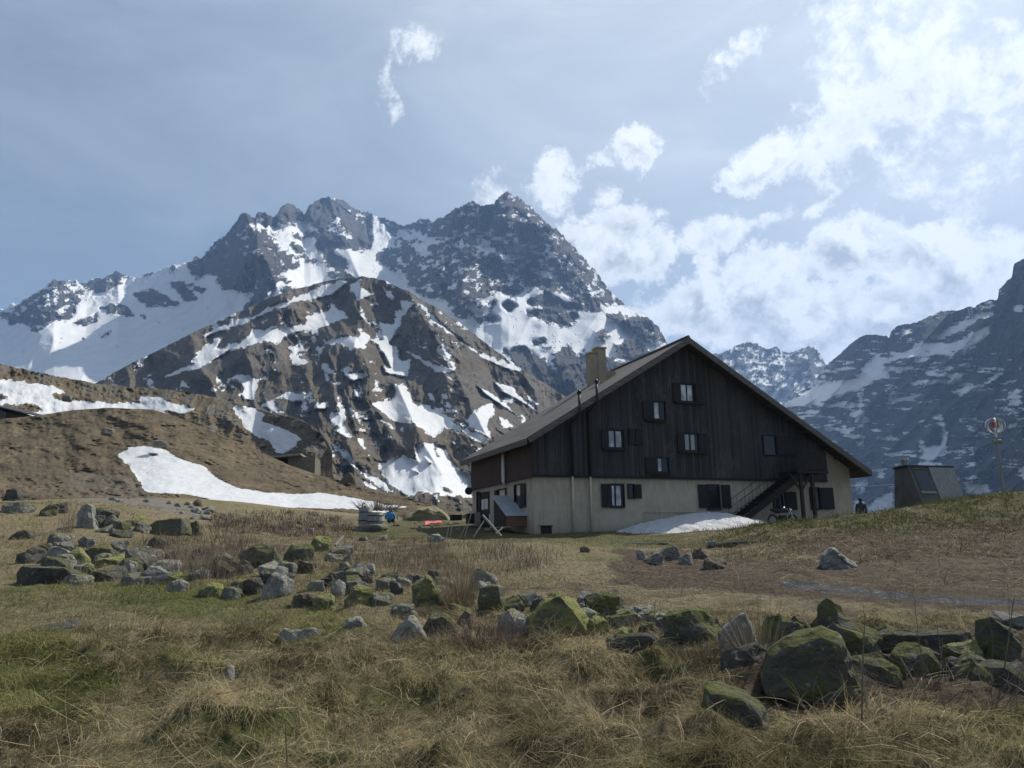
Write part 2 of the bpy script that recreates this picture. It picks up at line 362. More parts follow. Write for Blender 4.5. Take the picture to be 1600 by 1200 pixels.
def d_massif(x, y, r):
    a = ridged(np.stack([(x+y*.35)/95, (y-x*.15)/150], -1), 7, .48, 11)
    a0 = ridged(np.stack([(x+y*.35)/95, (y-x*.15)/150], -1), 2, .4, 11)
    c = fbm(np.stack([x/140, y/110], -1), 4, .4, 12)
    e = ridged(np.stack([(x-y*.3)/34, y/60], -1), 5, .6, 15)
    return -(a-.5)*400*r-(a0-.5)*110*(1-r)-c*(420+380*r)-(e-.5)*130*r
M_MASSIF = mountain_mat('dark_rock_and_snow', (.07, .07, .071), (.12, .116, .11), (.17, .163, .153), None, .012, bst=1.15)
relief('mountain', SIL_MASSIF, [(-160,640),(300,640),(1200,760)], [(-160,3300),(200,3700),(380,3300),(560,3700),(640,3500),(795,3000),(1045,2500),(1200,2300)], [(-160,1500),(300,1500),(700,1350),(1200,1300)], 1.0,
       980, 270, d_massif, MASSIF_POLY, .88, M_MASSIF, speck=(2.4, 1.5), jag=1.7, warp=4, seed=21,
       spurs=[([(383,335),(410,390),(440,470)], 520, 75), ([(795,300),(790,380),(770,460)], 240, 120), ([(738,313),(700,370),(660,440)], 130, 70), ([(515,306),(535,370),(560,430)], 330, 60), ([(84,437),(70,480),(60,520)], 260, 70), ([(800,310),(880,400),(940,480)], 150, 60)])

# ---- the far ridge behind the gable
SIL_FAR = [(1010,600),(1080,562),(1125,552),(1150,540),(1165,537),(1180,535),(1192,541),(1200,545),(1212,541),(1222,548),(1232,550),(1245,549),(1255,543),(1264,540),(1273,542),(1282,553),(1292,572),(1320,600),(1380,650)]
relief('far_ridge', SIL_FAR, 760, 4300, 2700, 1.0, 380, 170,
       lambda x, y, r: -(ridged(np.stack([(x+y*.4)/55, y/90], -1), 6, .55, 31)-.5)*600, [(.25, [(1100,590),(1200,560),(1260,600),(1230,640),(1150,640)])], -.22, M_MASSIF, speck=(2.2, 1.6), jag=.9, seed=33)

# ---- the shaded mountain on the right
SIL_RIGHT = [(1120,720),(1200,650),(1240,622),(1270,598),(1290,572),(1305,560),(1320,545),(1345,525),(1358,521),(1385,525),(1389,529),(1393,516),(1400,511),(1410,508),(1432,503),(1442,499),(1470,487),(1478,485),(1500,484),(1512,480),(1519,478),(1522,481),(1527,476),(1545,468),(1559,468),(1561,452),(1565,449),(1575,437),(1581,433),(1584,413),(1600,403),(1640,385),(1700,340),(1800,290),(1900,300)]
RIGHT_POLY = [
 (.85, z8((100,1010),(300,900),(520,850),(640,800),(560,830),(620,740),(740,700),(900,660),(1000,600),(1150,510),(1300,450),(1440,410),(1440,450),(1300,480),(1230,540),(1100,590),(960,640),(1100,620),(1250,540),(1420,490),(1410,570),(1200,670),(1000,720),(900,770),(820,800),(700,850),(640,880),(580,920),(450,940),(340,980),(240,1010),(150,1030))),
 (-.9, z8((950,640),(1000,600),(1070,600),(1000,620))), (-.9, z8((1110,630),(1180,580),(1260,550),(1260,580),(1180,610))), (-.9, z8((1260,520),(1300,470),(1440,455),(1410,490),(1360,520),(1280,550))),
 (-.2, z8((700,790),(820,720),(1000,680),(1040,690),(900,760),(780,800))),
 (.5, z8((990,800),(1170,770),(1150,810),(1050,850))), (.9, z8((1130,880),(1200,800),(1220,850),(1160,880))), (.6, z8((1140,940),(1250,900),(1460,810),(1430,850),(1240,950))),
 (.7, z8((740,1020),(850,960),(960,940),(900,980))), (.55, z8((320,1020),(420,990),(540,1000),(550,1050),(460,1050),(400,1030))), (.85, z8((565,930),(588,930),(590,1050),(605,1130),(575,1080))),
 (.3, z8((1500,930),(1560,950),(1600,1040),(1520,1000))), (.25, z8((900,880),(1000,840),(1050,860),(960,920))), (.25, z8((1160,680),(1300,620),(1400,590),(1250,680))),
 (.8, z9((850,340),(875,340),(935,470),(920,560),(830,660),(740,680),(770,590),(830,535),(880,540),(890,480))), (.4, z9((735,480),(760,500),(800,570),(780,650),(750,640))), (.55, z9((360,780),(440,755),(400,830),(370,880))),
 (.95, z9((440,910),(580,815),(600,960),(440,990))), (.95, z9((1020,790),(1180,780),(1200,840),(1050,860))), (.5, z9((1340,690),(1420,680),(1420,780))), (.5, z9((490,690),(530,700),(520,760),(480,750))), (.6, z9((340,880),(400,900),(500,990),(330,1000))),
 (-.9, [(1560,380),(1700,340),(1700,560),(1600,570),(1548,535),(1556,470)]), (.3, z8((1500,430),(1540,390),(1600,370),(1600,440),(1560,470)))]
def right_def(x, y):
    s = -.6+.42*sstep(1360, 1250, x)*sstep(700, 620, y)+.95*np.maximum(0, fbm(np.stack([(x+y*.8)/40, (y-x*.5)/13], -1), 4, .55, 45)*1.6)
    return s
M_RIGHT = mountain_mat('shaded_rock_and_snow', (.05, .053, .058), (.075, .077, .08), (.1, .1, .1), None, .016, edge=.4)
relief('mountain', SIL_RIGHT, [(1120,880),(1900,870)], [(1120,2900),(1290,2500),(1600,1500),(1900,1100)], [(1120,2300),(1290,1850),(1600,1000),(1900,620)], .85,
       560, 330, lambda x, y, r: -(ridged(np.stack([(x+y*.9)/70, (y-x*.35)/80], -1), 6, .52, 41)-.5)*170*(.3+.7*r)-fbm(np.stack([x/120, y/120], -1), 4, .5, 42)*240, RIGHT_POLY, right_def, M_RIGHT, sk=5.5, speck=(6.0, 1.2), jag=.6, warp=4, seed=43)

# ---- the brown rocky hill with snow gullies
SIL_HILL = [(60,660),(120,617),(160,592),(200,570),(250,546),(300,521),(350,497),(400,475),(420,466),(450,455),(480,447),(500,441),(520,437),(545,433),(565,432),(585,435),(600,438),(620,448),(640,455),(660,470),(680,480),(720,505),(770,545),(820,580),(860,605),(885,620),(930,652),(1000,705),(1080,760)]
HILL_POLY = [(.95, p) for p in [
 [(310,527),(342,512),(375,502),(400,492),(415,480),(450,470),(475,457),(515,442),(547,437),(540,445),(520,460),(487,467),(450,476),(412,492),(375,507),(337,520)],
 z5((390,695),(560,640),(700,600),(740,570),(830,510),(950,480),(1060,450),(1120,470),(1180,420),(1330,380),(1370,395),(1430,350),(1580,310),(1500,240),(1450,300),(1320,290),(1300,350),(1200,370),(1160,345),(1040,380),(960,370),(970,410),(900,455),(840,465),(800,500),(750,505),(790,430),(740,440),(630,530),(640,545),(590,575),(620,590),(500,640)),
 z5((840,680),(960,655),(1020,690),(1080,670),(1030,710),(1010,770),(985,835),(930,815),(905,785),(935,750),(900,710)),
 z5((1040,840),(1130,800),(1190,770),(1300,770),(1300,830),(1220,825),(1150,810),(1115,830),(1140,880),(1240,900),(1150,895),(1080,870)),
 z5((510,750),(530,700),(560,700),(590,750),(540,740)), z5((745,700),(765,700),(765,730),(750,725)), z5((790,725),(820,735),(800,750)), z5((840,725),(880,750),(860,755)),
 z5((1200,490),(1260,505),(1360,480),(1320,520),(1250,525),(1270,560),(1340,590),(1260,610),(1225,570),(1195,555),(1230,530)),
 z5((1420,440),(1500,450),(1600,430),(1600,510),(1540,480),(1420,475)), z5((1370,595),(1440,605),(1520,660),(1440,630)), z5((1450,690),(1530,710),(1530,735),(1480,725)),
 z5((1340,860),(1450,830),(1410,880)), z5((1445,915),(1510,900),(1530,850),(1510,810),(1560,900),(1540,960),(1600,1060),(1510,1010),(1530,980),(1460,960),(1490,930)), z5((1450,1080),(1580,1150),(1600,1200),(1540,1180)),
 z5((190,640),(270,590),(240,620)), z5((0,690),(90,650),(40,690)), z5((130,715),(220,660),(160,700)), z5((280,570),(400,510),(320,560)), z5((210,590),(290,555),(230,585)), z5((1030,330),(1075,310),(1050,345)), z5((1060,500),(1110,480),(1080,505)),
 z6((340,75),(420,55),(390,100),(430,120),(500,135),(400,165),(405,210),(430,260),(448,310),(430,290),(400,200),(370,150),(345,120)),
 z6((500,75),(525,80),(515,100)), z6((530,65),(605,105),(570,100)), z6((540,130),(580,130),(590,165),(560,160)),
 z6((0,350),(120,330),(200,300),(330,280),(270,250),(300,240),(230,165),(230,230),(100,260),(110,310),(0,330)),
 z6((690,180),(740,185),(660,230),(600,330),(590,380),(560,420),(530,400),(510,300),(550,290),(580,310),(600,240),(640,215),(620,180)),
 z6((190,400),(300,380),(400,375),(380,320),(470,380),(520,400),(600,430),(640,520),(700,490),(640,450),(700,470),(820,530),(930,570),(840,580),(750,520),(690,490),(650,600),(540,580),(520,535),(570,550),(530,480),(460,390),(420,435),(350,445),(260,420)),
 z6((720,190),(800,250),(900,340),(1000,420),(1100,480),(1200,520),(1320,580),(1200,560),(1100,500),(1000,432),(880,345),(780,268)),
 z6((1200,490),(1320,570),(1260,560)), z6((150,530),(230,550),(290,590),(210,570)), z6((300,560),(350,590),(400,570),(450,605),(390,620),(340,620)), z6((220,615),(290,640),(260,655)), z6((370,670),(410,720),(370,710)),
 z6((0,690),(95,680),(90,735),(0,720)), z6((130,760),(220,740),(210,785),(140,785)), z6((440,500),(470,510),(450,520)), z6((700,580),(730,585),(710,595)), z6((930,635),(945,640),(930,650)), z6((1000,630),(1020,640),(1005,645)), z6((745,660),(790,690),(840,745),(790,720)),
 z6((1140,630),(1250,660),(1300,720),(1380,782),(1300,740),(1200,690)), z6((1310,680),(1400,750),(1340,730)),
 z7((500,80),(560,100),(600,60),(580,0),(640,0),(690,100),(720,120),(770,105),(860,160),(960,210),(1050,260),(1130,300),(1090,330),(960,270),(870,240),(800,290),(740,260),(690,200),(640,170),(660,220),(600,215),(540,180),(480,110)),
 z7((985,200),(1040,150),(1070,110),(1130,110),(1140,170),(1110,230),(1140,305),(1050,280)),
 z7((500,440),(560,430),(640,405),(720,430),(710,345),(810,320),(870,350),(900,400),(950,480),(1020,500),(1030,640),(900,620),(760,600),(650,620),(560,550),(510,490)),
 z7((230,320),(320,370),(330,410),(420,480),(500,530),(600,610),(560,600),(440,520),(340,430),(250,350)), z7((370,260),(420,330),(470,410),(500,440),(480,440),(400,340)), z7((370,500),(500,590),(460,580)),
 z7((230,180),(280,170),(280,90),(320,170),(300,230),(365,300),(300,280),(310,240),(240,210)), z7((490,180),(570,230),(590,255),(520,210)), z7((1170,180),(1255,235),(1200,250)), z7((1040,0),(1120,50),(1250,150),(1300,190),(1230,150),(1120,80)),
 z7((340,100),(360,120),(355,180),(345,160)), z7((420,180),(465,190),(430,200))]] + [
 (-.9, z7((810,345),(850,400),(830,395))), (-.8, z7((755,405),(795,440),(765,430))), (-.35, z7((660,460),(730,490),(700,490))), (-.9, z7((960,255),(1060,330),(1000,300))), (-.25, z7((900,200),(1000,230),(1130,300),(1000,260))), (-.25, z7((850,560),(930,600),(870,590))), (-.9, z6((610,470),(650,465),(655,510),(625,510))), (-.8, z5((900,700),(935,695),(930,710)))]
def d_hill(x, y, r):
    x, y = x+46*fbm(np.stack([x/95, y/80], -1), 4, .5, 59), y+34*fbm(np.stack([x/80+9, y/80], -1), 4, .5, 60)
    a = ridged(np.stack([(x-y*.3)/62, y/150], -1), 7, .47, 51); c = fbm(np.stack([x/110, y/150], -1), 4, .45, 52)
    st = ridged(np.stack([(x+y*.5)/46, (y-x*.18)/26], -1), 4, .55, 55)
    e = ridged(np.stack([(x+y*.45)/21, (y-x*.2)/34], -1), 5, .55, 56)
    return -(a-.5)*80*(.2+.8*r)-c*150-(st-.5)*7*r-(e-.5)*15*r
def hill_def(x, y):
    g = ridged(np.stack([(x-y*.55)/34, (y+x*.2)/70], -1), 4, .55, 58)
    return -.93+.95*sstep(.6, .85, g)*sstep(440, 500, y)
def g_hill(x, y):
    n = fbm(np.stack([x/60, y/30], -1), 5, .55, 57)
    return n*1.7+.12-.35*sstep(560, 720, x)*(y > 470)*(y < 640)+.3*sstep(420, 250, x)-.35*(np.abs(x-470)<60)*(np.abs(y-500)<35)
M_HILL = mountain_mat('brown_rock_and_snow', (.105, .098, .088), (.17, .155, .135), (.22, .2, .175), ((.126, .106, .08), (.165, .14, .106), (.105, .089, .068)), .045, edge=.7, snowc=(.6, .615, .635))
relief('rocky_hill', SIL_HILL, [(60,800),(400,850),(1080,860)], [(60,900),(300,1000),(560,1050),(800,900),(1080,700)], [(60,330),(400,300),(750,330),(1080,360)], 1.05,
       960, 400, d_hill, HILL_POLY, hill_def, M_HILL, speck=(2.6, 2), soft=7, sk=8.5, jag=.45, warp=3.5, seed=53, grassfn=g_hill,
       spurs=[([(640,460),(700,560),(760,680)], 70, 50), ([(565,432),(560,500),(545,600),(560,700)], 60, 45), ([(450,480),(400,540),(330,590)], 55, 55), ([(480,590),(500,650),(520,720)], 60, 40), ([(620,600),(660,690),(690,740)], 45, 35)])

# ---- rubble slope behind the meadow hill
SIL_SCREE = [(-160,540),(-60,556),(0,568),(40,578),(100,590),(170,603),(230,606),(290,612),(340,622),(390,636),(430,646),(470,656),(492,668),(505,684),(512,700),(520,722),(530,745),(560,764),(600,778),(680,800)]
SCREE_POLY = [(.95, [(-160,585),(-40,592),(10,594),(40,597),(70,601),(106,609),(110,614),(95,622),(140,628),(200,629),(222,631),(214,622),(222,618),(250,622),(290,634),(310,640),(280,647),(262,640),(230,660),(-160,660)]),
 (.95, [(362,633),(400,640),(418,648),(406,655),(430,664),(455,675),(468,686),(462,700),(448,706),(434,710),(427,697),(412,686),(395,680),(378,660)]),
 (-.9, [(82,616),(104,612),(108,622),(95,627)]), (-.9, [(0,617),(12,616),(14,623),(0,625)]), (-.9, [(0,632),(40,630),(66,634),(60,642),(0,650)])]
M_SCREE = mountain_mat('rubble_and_dry_grass', (.115, .1, .08), (.19, .17, .14), (.25, .23, .195), ((.135, .107, .068), (.175, .138, .09), (.11, .09, .06)), .5, edge=.4, strat=(1, 1, 1), dirt=.4, snb=.3, snowc=(.55, .565, .585))
relief('rubble_slope', SIL_SCREE, [(-160,850),(680,850)], [(-160,200),(200,230),(400,210),(510,150),(680,120)], [(-160,110),(200,120),(500,110),(680,100)], 1.1,
       620, 230, lambda x, y, r: -(ridged(np.stack([(x+y*.6)/30, (y-x*.3)/30], -1), 6, .55, 61)-.5)*5*(.1+.9*r)-fbm(np.stack([x/80, y/60], -1), 4, .5, 62)*16-(ridged(np.stack([x/7, y/4], -1), 3, .55, 67)-.5)*1.2*(.25+.75*r), SCREE_POLY, -.97, M_SCREE, jag=.5, warp=2.2, seed=63,
       grassfn=lambda x, y: fbm(np.stack([x/36, y/16], -1), 5, .6, 66)*2+.14-.5*sstep(470, 500, x))

# ---- the near grassy hill with its snow patch
SIL_NEAR = [(-220,690),(-100,668),(0,655),(60,649),(110,641),(170,637),(240,640),(280,653),(330,673),(400,702),(450,726),(500,743),(560,758),(620,773),(700,795),(800,822)]
NEAR_SNOW = [(184,712),(200,700),(225,697),(250,701),(280,714),(320,730),(345,750),(375,763),(420,770),(460,772),(500,770),(540,775),(580,783),(640,792),(600,801),(540,795),(470,794),(420,795),(370,797),(345,790),(320,778),(290,772),(255,770),(228,768),(215,745),(200,727)]
M_NEAR = mountain_mat('dry_meadow_grass', (.105, .085, .06), (.17, .145, .11), (.24, .215, .18), ((.138, .108, .07), (.176, .14, .093), (.11, .088, .058)), .9, edge=.25, strat=(1, 1, 1), dirt=.5, snb=.45, snowc=(.53, .545, .565))
relief('grassy_hill', SIL_NEAR, [(-220,860),(300,850),(800,850)], [(-220,92),(150,98),(400,92),(600,82),(800,72)], [(-220,36),(0,38),(300,46),(600,60),(800,62)], 1.05,
       560, 230, lambda x, y, r: -fbm(np.stack([x/45, y/24], -1), 6, .5, 71)*5.0*(.35+.65*r)-(ridged(np.stack([x/14, y/8], -1), 4, .6, 72)-.5)*.4*(.2+.8*r)-(ridged(np.stack([(x+y)/8, y/3.2], -1), 3, .55, 73)-.5)*(.42*r+.2*(1-r)), [(.95, NEAR_SNOW), (-.6, z5((300,1145),(330,1145),(380,1165),(350,1170)))], -.97, M_NEAR, jag=.12, warp=1.6, soft=3, seed=73,
       grassfn=lambda x, y: .55+fbm(np.stack([x/30, y/10], -1), 5, .6, 76)*.9-1.0*inpoly(x+6*fbm(np.stack([x/8, y/5], -1), 3, .5, 3), y, [(100,738),(180,738),(225,752),(240,775),(330,795),(320,806),(200,780),(110,765)]))
# ================================================================== THE MEADOW
_bp = [(1180,828),(1215,823),(1300,813),(1400,803),(1450,795),(1500,785),(1560,774),(1600,769),(1750,762),(2000,760)]
BANKX = [float(P(q[0], q[1], 29.)[0]) for q in _bp]; BANKZ = [float(P(q[0], q[1], 29.)[2]) for q in _bp]
def hbase(x, y):
    x = np.asarray(x, float); y = np.asarray(y, float)
    yy = np.maximum(y, -30)
    h = .055*(np.minimum(yy, 40)-3)+.073*np.clip(yy-40, 0, 24)+.02*np.clip(yy-64, 0, 20)-.012*np.clip(yy-110, 0, 900)
    h = h-.1*np.clip(x-14, 0, 200)*sstep(42, 90, yy)
    # bank on the right: crest heights read along its skyline
    crest = np.interp(x, BANKX, BANKZ); yc = 29.0
    A = np.maximum(0, crest-(.055*(yc-3)))*sstep(6.0, 10.5, x)
    d = np.where(y < yc, (y-yc)/(6.0+2.5*sstep(16, 9, x)), (y-yc)/7.)
    h = h+A*np.exp(-d*d)*(1+.0*x)
    # rising ground on the left
    h = h+sstep(-7, -24, x)*sstep(18, 38, y)*2.0*sstep(80, 50, y)
    # low grassy hump in front of the house
    h = h+.42*np.exp(-((x-.8)/2.6)**2-((y-27)/4.5)**2)
    # hollow in front of the right-hand stone wall
    h = h-.13*sstep(2.2, 4, x)*np.exp(-((y-7.1)/.9)**2)
    return h
def hground(x, y):
    x = np.asarray(x, float); y = np.asarray(y, float); r = np.hypot(x, y)
    p = np.stack([x, y], -1)
    near = sstep(18, 7, r)
    h = hbase(x, y)
    tus = (ridged(p/1.15, 3, .5, 81)-.45)
    h = h+near*(tus*.5+fbm(p/.45, 3, .55, 82)*.10)+fbm(p/3.2, 5, .55, 83)*.22*sstep(120, 30, r)*sstep(0, 6, r)
    h = h+sstep(9, 16, r)*sstep(60, 30, r)*fbm(p/.9, 4, .6, 84)*.2
    pad = sstep(1.6, .2, np.abs(housev(x, y)[0]-9.5)-11)*sstep(1.6, .2, np.abs(housev(x, y)[1]-9)-11)
    return h*(1-pad)+pad*np.minimum(h, hbase(x, y))
# the house frame (needed by the ground)
YAW = math.radians(20.9)
UV, VV = np.array([math.cos(YAW), math.sin(YAW), 0]), np.array([-math.sin(YAW), math.cos(YAW), 0])
H0 = P(835, 834, 40.0)
def housev(x, y): return (x-H0[0])*UV[0]+(y-H0[1])*UV[1], (x-H0[0])*VV[0]+(y-H0[1])*VV[1]
def G(px, py, v=0.0):
    """(u, z) in the house frame where the ray of a photo pixel meets the plane at depth v"""
    d = ray(px, py); s = (np.dot(H0-CAMP, VV)+v)/np.dot(d, VV); q = CAMP+d*s-H0
    return float(q@UV), float(q[2])
def Sd(px, py, u=0.0):
    d = ray(px, py); s = (np.dot(H0-CAMP, UV)+u)/np.dot(d, UV); q = CAMP+d*s-H0
    return float(q@VV), float(q[2])
def gz(x, y): return float(hground(np.array([x]), np.array([y]))[0])
def hit(px, py, lo=3.0, hi=140.0):
    """where the line of sight of a photo pixel meets the meadow"""
    d = ray(px, py); ss_ = np.geomspace(lo, hi, 600); q = CAMP+d*(ss_/d[1])[:, None]
    below = q[:, 2] < hbase(q[:, 0], q[:, 1]); k = int(np.argmax(below)) if below.any() else 599
    x, y = q[k, :2]; return np.array([x, y, gz(x, y)])

az_ = np.concatenate([np.radians(np.linspace(-180, -44, 70)[:-1]), np.radians(np.linspace(-44, 44, 520)), np.radians(np.linspace(44, 180, 70)[1:])])
rr = np.concatenate([np.linspace(.6, 4, 14)[:-1], np.geomspace(4, 60, 470), np.geomspace(60, 6500, 60)[1:]])
A_, R2_ = np.meshgrid(az_, rr); GX, GY = np.sin(A_)*R2_, np.cos(A_)*R2_
GH = hground(GX, GY)
gv = np.stack([GX, GY, GH], -1).reshape(-1, 3); na, nr = len(az_), len(rr)
ix = np.arange(na*nr).reshape(nr, na)
gf = np.stack([ix[:-1, :-1], ix[:-1, 1:], ix[1:, 1:], ix[1:, :-1]], -1).reshape(-1, 4)
m, t, b, tc = mat('meadow')
n1 = t.noise(tc, 1.3, 10, .68); n2 = t.noise(tc, 9, 8, .7); n3 = t.noise(tc, .22, 6, .6); n4 = t.noise(t.scale(tc, (1, 2.2, 1)), 30, 6, .75)
at = lambda nm: t.new('ShaderNodeAttribute', attribute_name=nm).outputs['Fac']
straw = t.mix(t.ss(n2, .35, .65), (.15, .122, .068), (.28, .23, .14))
straw = t.mix(t.ss(n4, .52, .72), straw, (.27, .22, .145))
green = t.mix(t.ss(n2, .35, .65), (.07, .08, .024), (.15, .155, .052))
earth = t.mix(t.ss(n2, .35, .65), (.036, .026, .018), (.115, .083, .055))
earth = t.mix(t.ss(n4, .5, .7), earth, (.19, .15, .105))
c = t.mix(t.ss(t.math('ADD', at('green'), t.math('MULTIPLY', t.math('SUBTRACT', n1, .5), 1.5)), .1, .75), straw, green)
c = t.mix(t.ss(t.math('ADD', at('earth'), t.math('MULTIPLY', t.math('SUBTRACT', n1, .5), 1.6)), .25, .75), c, earth)
c = t.mix(t.ss(t.math('ADD', at('gravel'), t.math('MULTIPLY', t.math('SUBTRACT', n2, .5), 1.5)), .3, .6), c, t.mix(t.ss(n4, .4, .6), (.1, .09, .075), (.27, .245, .21)))
wet = t.ss(t.math('ADD', at('wet'), t.math('ADD', t.math('MULTIPLY', t.math('SUBTRACT', n2, .5), 2.0), t.math('MULTIPLY', t.math('SUBTRACT', n1, .5), 2.2))), .55, .68)
c = t.mix(wet, c, (.035, .03, .027)); t.l.new(c, b.inputs['Base Color'])
t.l.new(t.ss(wet, 0, 1, .95, .16), b.inputs['Roughness'])
t.l.new(t.ss(wet, 0, 1, .2, 1.0), b.inputs['Specular IOR Level'])
bump(t, b, t.math('ADD', t.math('ADD', n1, t.math('MULTIPLY', n2, .6)), t.math('MULTIPLY', n4, .25)), 1.0, .2)
ground = mesh_obj('ground', gv, gf, m, smooth=True); ground['kind'] = 'structure'
gpx, gpy = pix(gv); front = gv[:, 1] > 2
wob = fbm(gv[:, :2]/2.5, 4, .55, 85)
wx, wy = gpx+wob*60, gpy+wob*14
gr = .42+fbm(gv[:, :2]/2.2, 4, .5, 86)*1.3
gr = np.where(inpoly(wx, wy, [(0,900),(300,905),(520,935),(600,985),(480,1010),(250,970),(0,985)]), gr+.4, gr)
gr = np.where(inpoly(wx, wy, [(-60,1010),(90,1000),(180,1060),(130,1115),(-60,1120)]), gr+.9, gr)
gr = np.where(gpy < 1000, gr-.25, gr)
LAWN = [(510,822),(640,815),(770,815),(840,836),(980,838),(1230,838),(1220,850),(980,856),(850,846),(700,846),(560,842)]
gr = np.where(inpoly(wx, wy, LAWN) & front, .75+wob*.8, gr)
gr = np.where(inpoly(wx, wy, [(1190,830),(1320,808),(1640,750),(1700,830),(1400,850)]) & (gv[:, 0] > 5), gr+.6, gr)
ea = np.where((gpy < 975) & (gpx > 640) & front, .45, .12)
ea = np.where(inpoly(wx, wy, [(800,862),(1000,862),(1120,872),(1300,880),(1660,905),(1660,975),(1300,952),(1050,932),(880,912)]), .88, ea)
ea = np.where(inpoly(wx, wy, [(900,905),(1650,960),(1650,1010),(1050,985)]), .42, ea)
ea = np.where(inpoly(wx, wy, [(1230,840),(1700,800),(1700,930),(1280,908)]), .72, ea)
ea = np.where(inpoly(gpx, gpy, [(1130,985),(1700,975),(1700,1118),(1230,1108),(1140,1075)]), 1.0, ea)
ea = np.where(inpoly(wx, wy, [(300,800),(760,815),(760,900),(420,900)]), .5, ea)
ea = np.where(inpoly(wx, wy, [(700,845),(960,850),(960,905),(760,915)]), .05, ea)
we = np.where(inpoly(gpx+wob*30, gpy+wob*8, [(1230,905),(1330,915),(1440,928),(1640,938),(1640,950),(1420,938),(1300,926),(1200,914)]), .85, 0)
gravel = np.where(inpoly(wx, wy, [(40,735),(180,735),(250,780),(330,795),(320,812),(180,785),(60,775)]) & front, .7, 0)
def soften(v, n=14):
    v = v.reshape(nr, na).astype(float)
    for _ in range(n):
        q = np.pad(v, 1, mode='edge'); v = (q[:-2, 1:-1]+q[2:, 1:-1]+q[1:-1, :-2]+q[1:-1, 2:]+v)/5
    return v.ravel()
gr, ea, gravel, we = soften(gr), soften(ea), soften(gravel, 8), soften(we, 3)
for nm, vv in (('green', gr), ('earth', ea), ('wet', we), ('gravel', gravel)): attr(ground, nm, vv*front)

# ---- mountain air
m = bpy.data.materials.new('mountain_air'); m.use_nodes = True; t = NT(m.node_tree)
t.n.remove(t.n['Principled BSDF'])
pv = t.new('ShaderNodeVolumePrincipled', inp={'Color': (.34, .56, 1, 1), 'Density': 9.6e-5, 'Anisotropy': .25})
t.l.new(pv.outputs[0], t.n['Material Output'].inputs['Volume'])
bm = bmesh.new(); box(bm, (-7000, -7000, -90), (7000, 9600, 1900)); haze = bm_obj('haze', bm, m); haze['kind'] = 'stuff'
# ================================================================== THE CHALET
house = empty('chalet', tuple(H0), YAW)
tag(house, 'large dark timber chalet with pale rendered ground floor and wide gable roof', 'house')
uw = G(1331, 775)[0]
zc = G(833, 742)[1]                                   # foot of the timber cladding
OV = .85                                             # roof overhang in front of the gable
au, azz = G(1076, 527, -OV); lu, lz = G(824, 684, -OV); ru, rz_ = G(1362, 736, -OV)
kL = (azz-lz)/(au-lu); kR = (azz-rz_)/(ru-au)
LEN = Sd(720, 716, lu)[0]                            # rear end of the roof
LW = LEN-.5
TH = .26
rl = lambda u: azz-TH*1.15-(au-u)*kL if u < au else azz-TH*1.15-(u-au)*kR      # underside of the roof
print('HOUSE', uw, zc, au, azz, lu, lz, ru, rz_, LEN, kL, kR)

def plaster():
    m, t, b, tc = mat('rendered_wall')
    n = t.noise(tc, 1.2, 8, .65); n2 = t.noise(tc, 40, 4, .7)
    sep = t.new('ShaderNodeSeparateXYZ', inp={0: tc}); streak = t.noise(t.scale(tc, (3, 3, .35)), 2.0, 6, .65)
    c = t.mix(t.ss(n, .35, .7), (.45, .385, .295), (.37, .32, .245))
    c = t.mix(t.math('MULTIPLY', t.ss(streak, .5, .75), .5), c, (.2, .17, .13))
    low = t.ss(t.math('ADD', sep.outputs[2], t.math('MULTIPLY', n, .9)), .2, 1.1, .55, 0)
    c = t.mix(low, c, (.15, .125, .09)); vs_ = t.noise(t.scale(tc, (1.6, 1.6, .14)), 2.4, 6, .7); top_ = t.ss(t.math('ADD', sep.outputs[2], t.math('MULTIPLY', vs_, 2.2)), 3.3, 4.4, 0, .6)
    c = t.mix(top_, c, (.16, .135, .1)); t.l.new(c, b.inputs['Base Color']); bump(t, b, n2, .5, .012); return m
def boards(name, c1, c2, c3, axis=0, w=.16, grey=.75):
    m, t, b, tc = mat(name); sep = t.new('ShaderNodeSeparateXYZ', inp={0: tc})
    x = t.math('DIVIDE', sep.outputs[axis], w); fl = t.math('FLOOR', x); fr = t.math('SUBTRACT', x, fl)
    wn = t.new('ShaderNodeTexWhiteNoise', noise_dimensions='1D'); t.l.new(fl, wn.inputs['W'])
    grain = t.noise(t.scale(tc, (9, 9, .55)), 3.5, 8, .7); big = t.noise(t.scale(tc, (.6, .6, .35)), .9, 6, .65)
    c = t.mix(wn.outputs['Value'], c1, c2)
    c = t.mix(t.math('MULTIPLY', t.ss(t.math('ADD', grain, t.math('MULTIPLY', t.math('SUBTRACT', big, .5), .9)), .52, .8), grey), c, c3)
    gap = t.math('MAXIMUM', t.ss(fr, .0, .07, 1, 0), t.ss(fr, .93, 1.0, 0, 1))
    c = t.mix(t.math('MULTIPLY', gap, .8), c, (.006, .005, .005)); t.l.new(c, b.inputs['Base Color'])
    b.inputs['Roughness'].default_value = .75
    bump(t, b, t.math('SUBTRACT', t.math('MULTIPLY', grain, .3), gap), .6, .02); return m
M_PL = plaster()
M_CL = boards('weathered_dark_boards', (.026, .0245, .024), (.057, .054, .052), (.15, .145, .139))
M_CLS = boards('red_brown_boards', (.045, .026, .02), (.068, .036, .028), (.085, .055, .045), axis=1, grey=.35)
M_DARK = simple('dark_stained_wood', (.014, .011, .010), (.03, .024, .02), 5, .7, .3, .008, (6, 6, .8))
M_SHUT = simple('shutter_wood', (.018, .016, .016), (.032, .029, .028), 6, .7, .3, .006, (8, 8, .8))
M_ROOF = simple('roof_sheeting', (.07, .066, .06), (.12, .113, .104), 1.3, .8, .35, .02, (2.2, .25, .6))
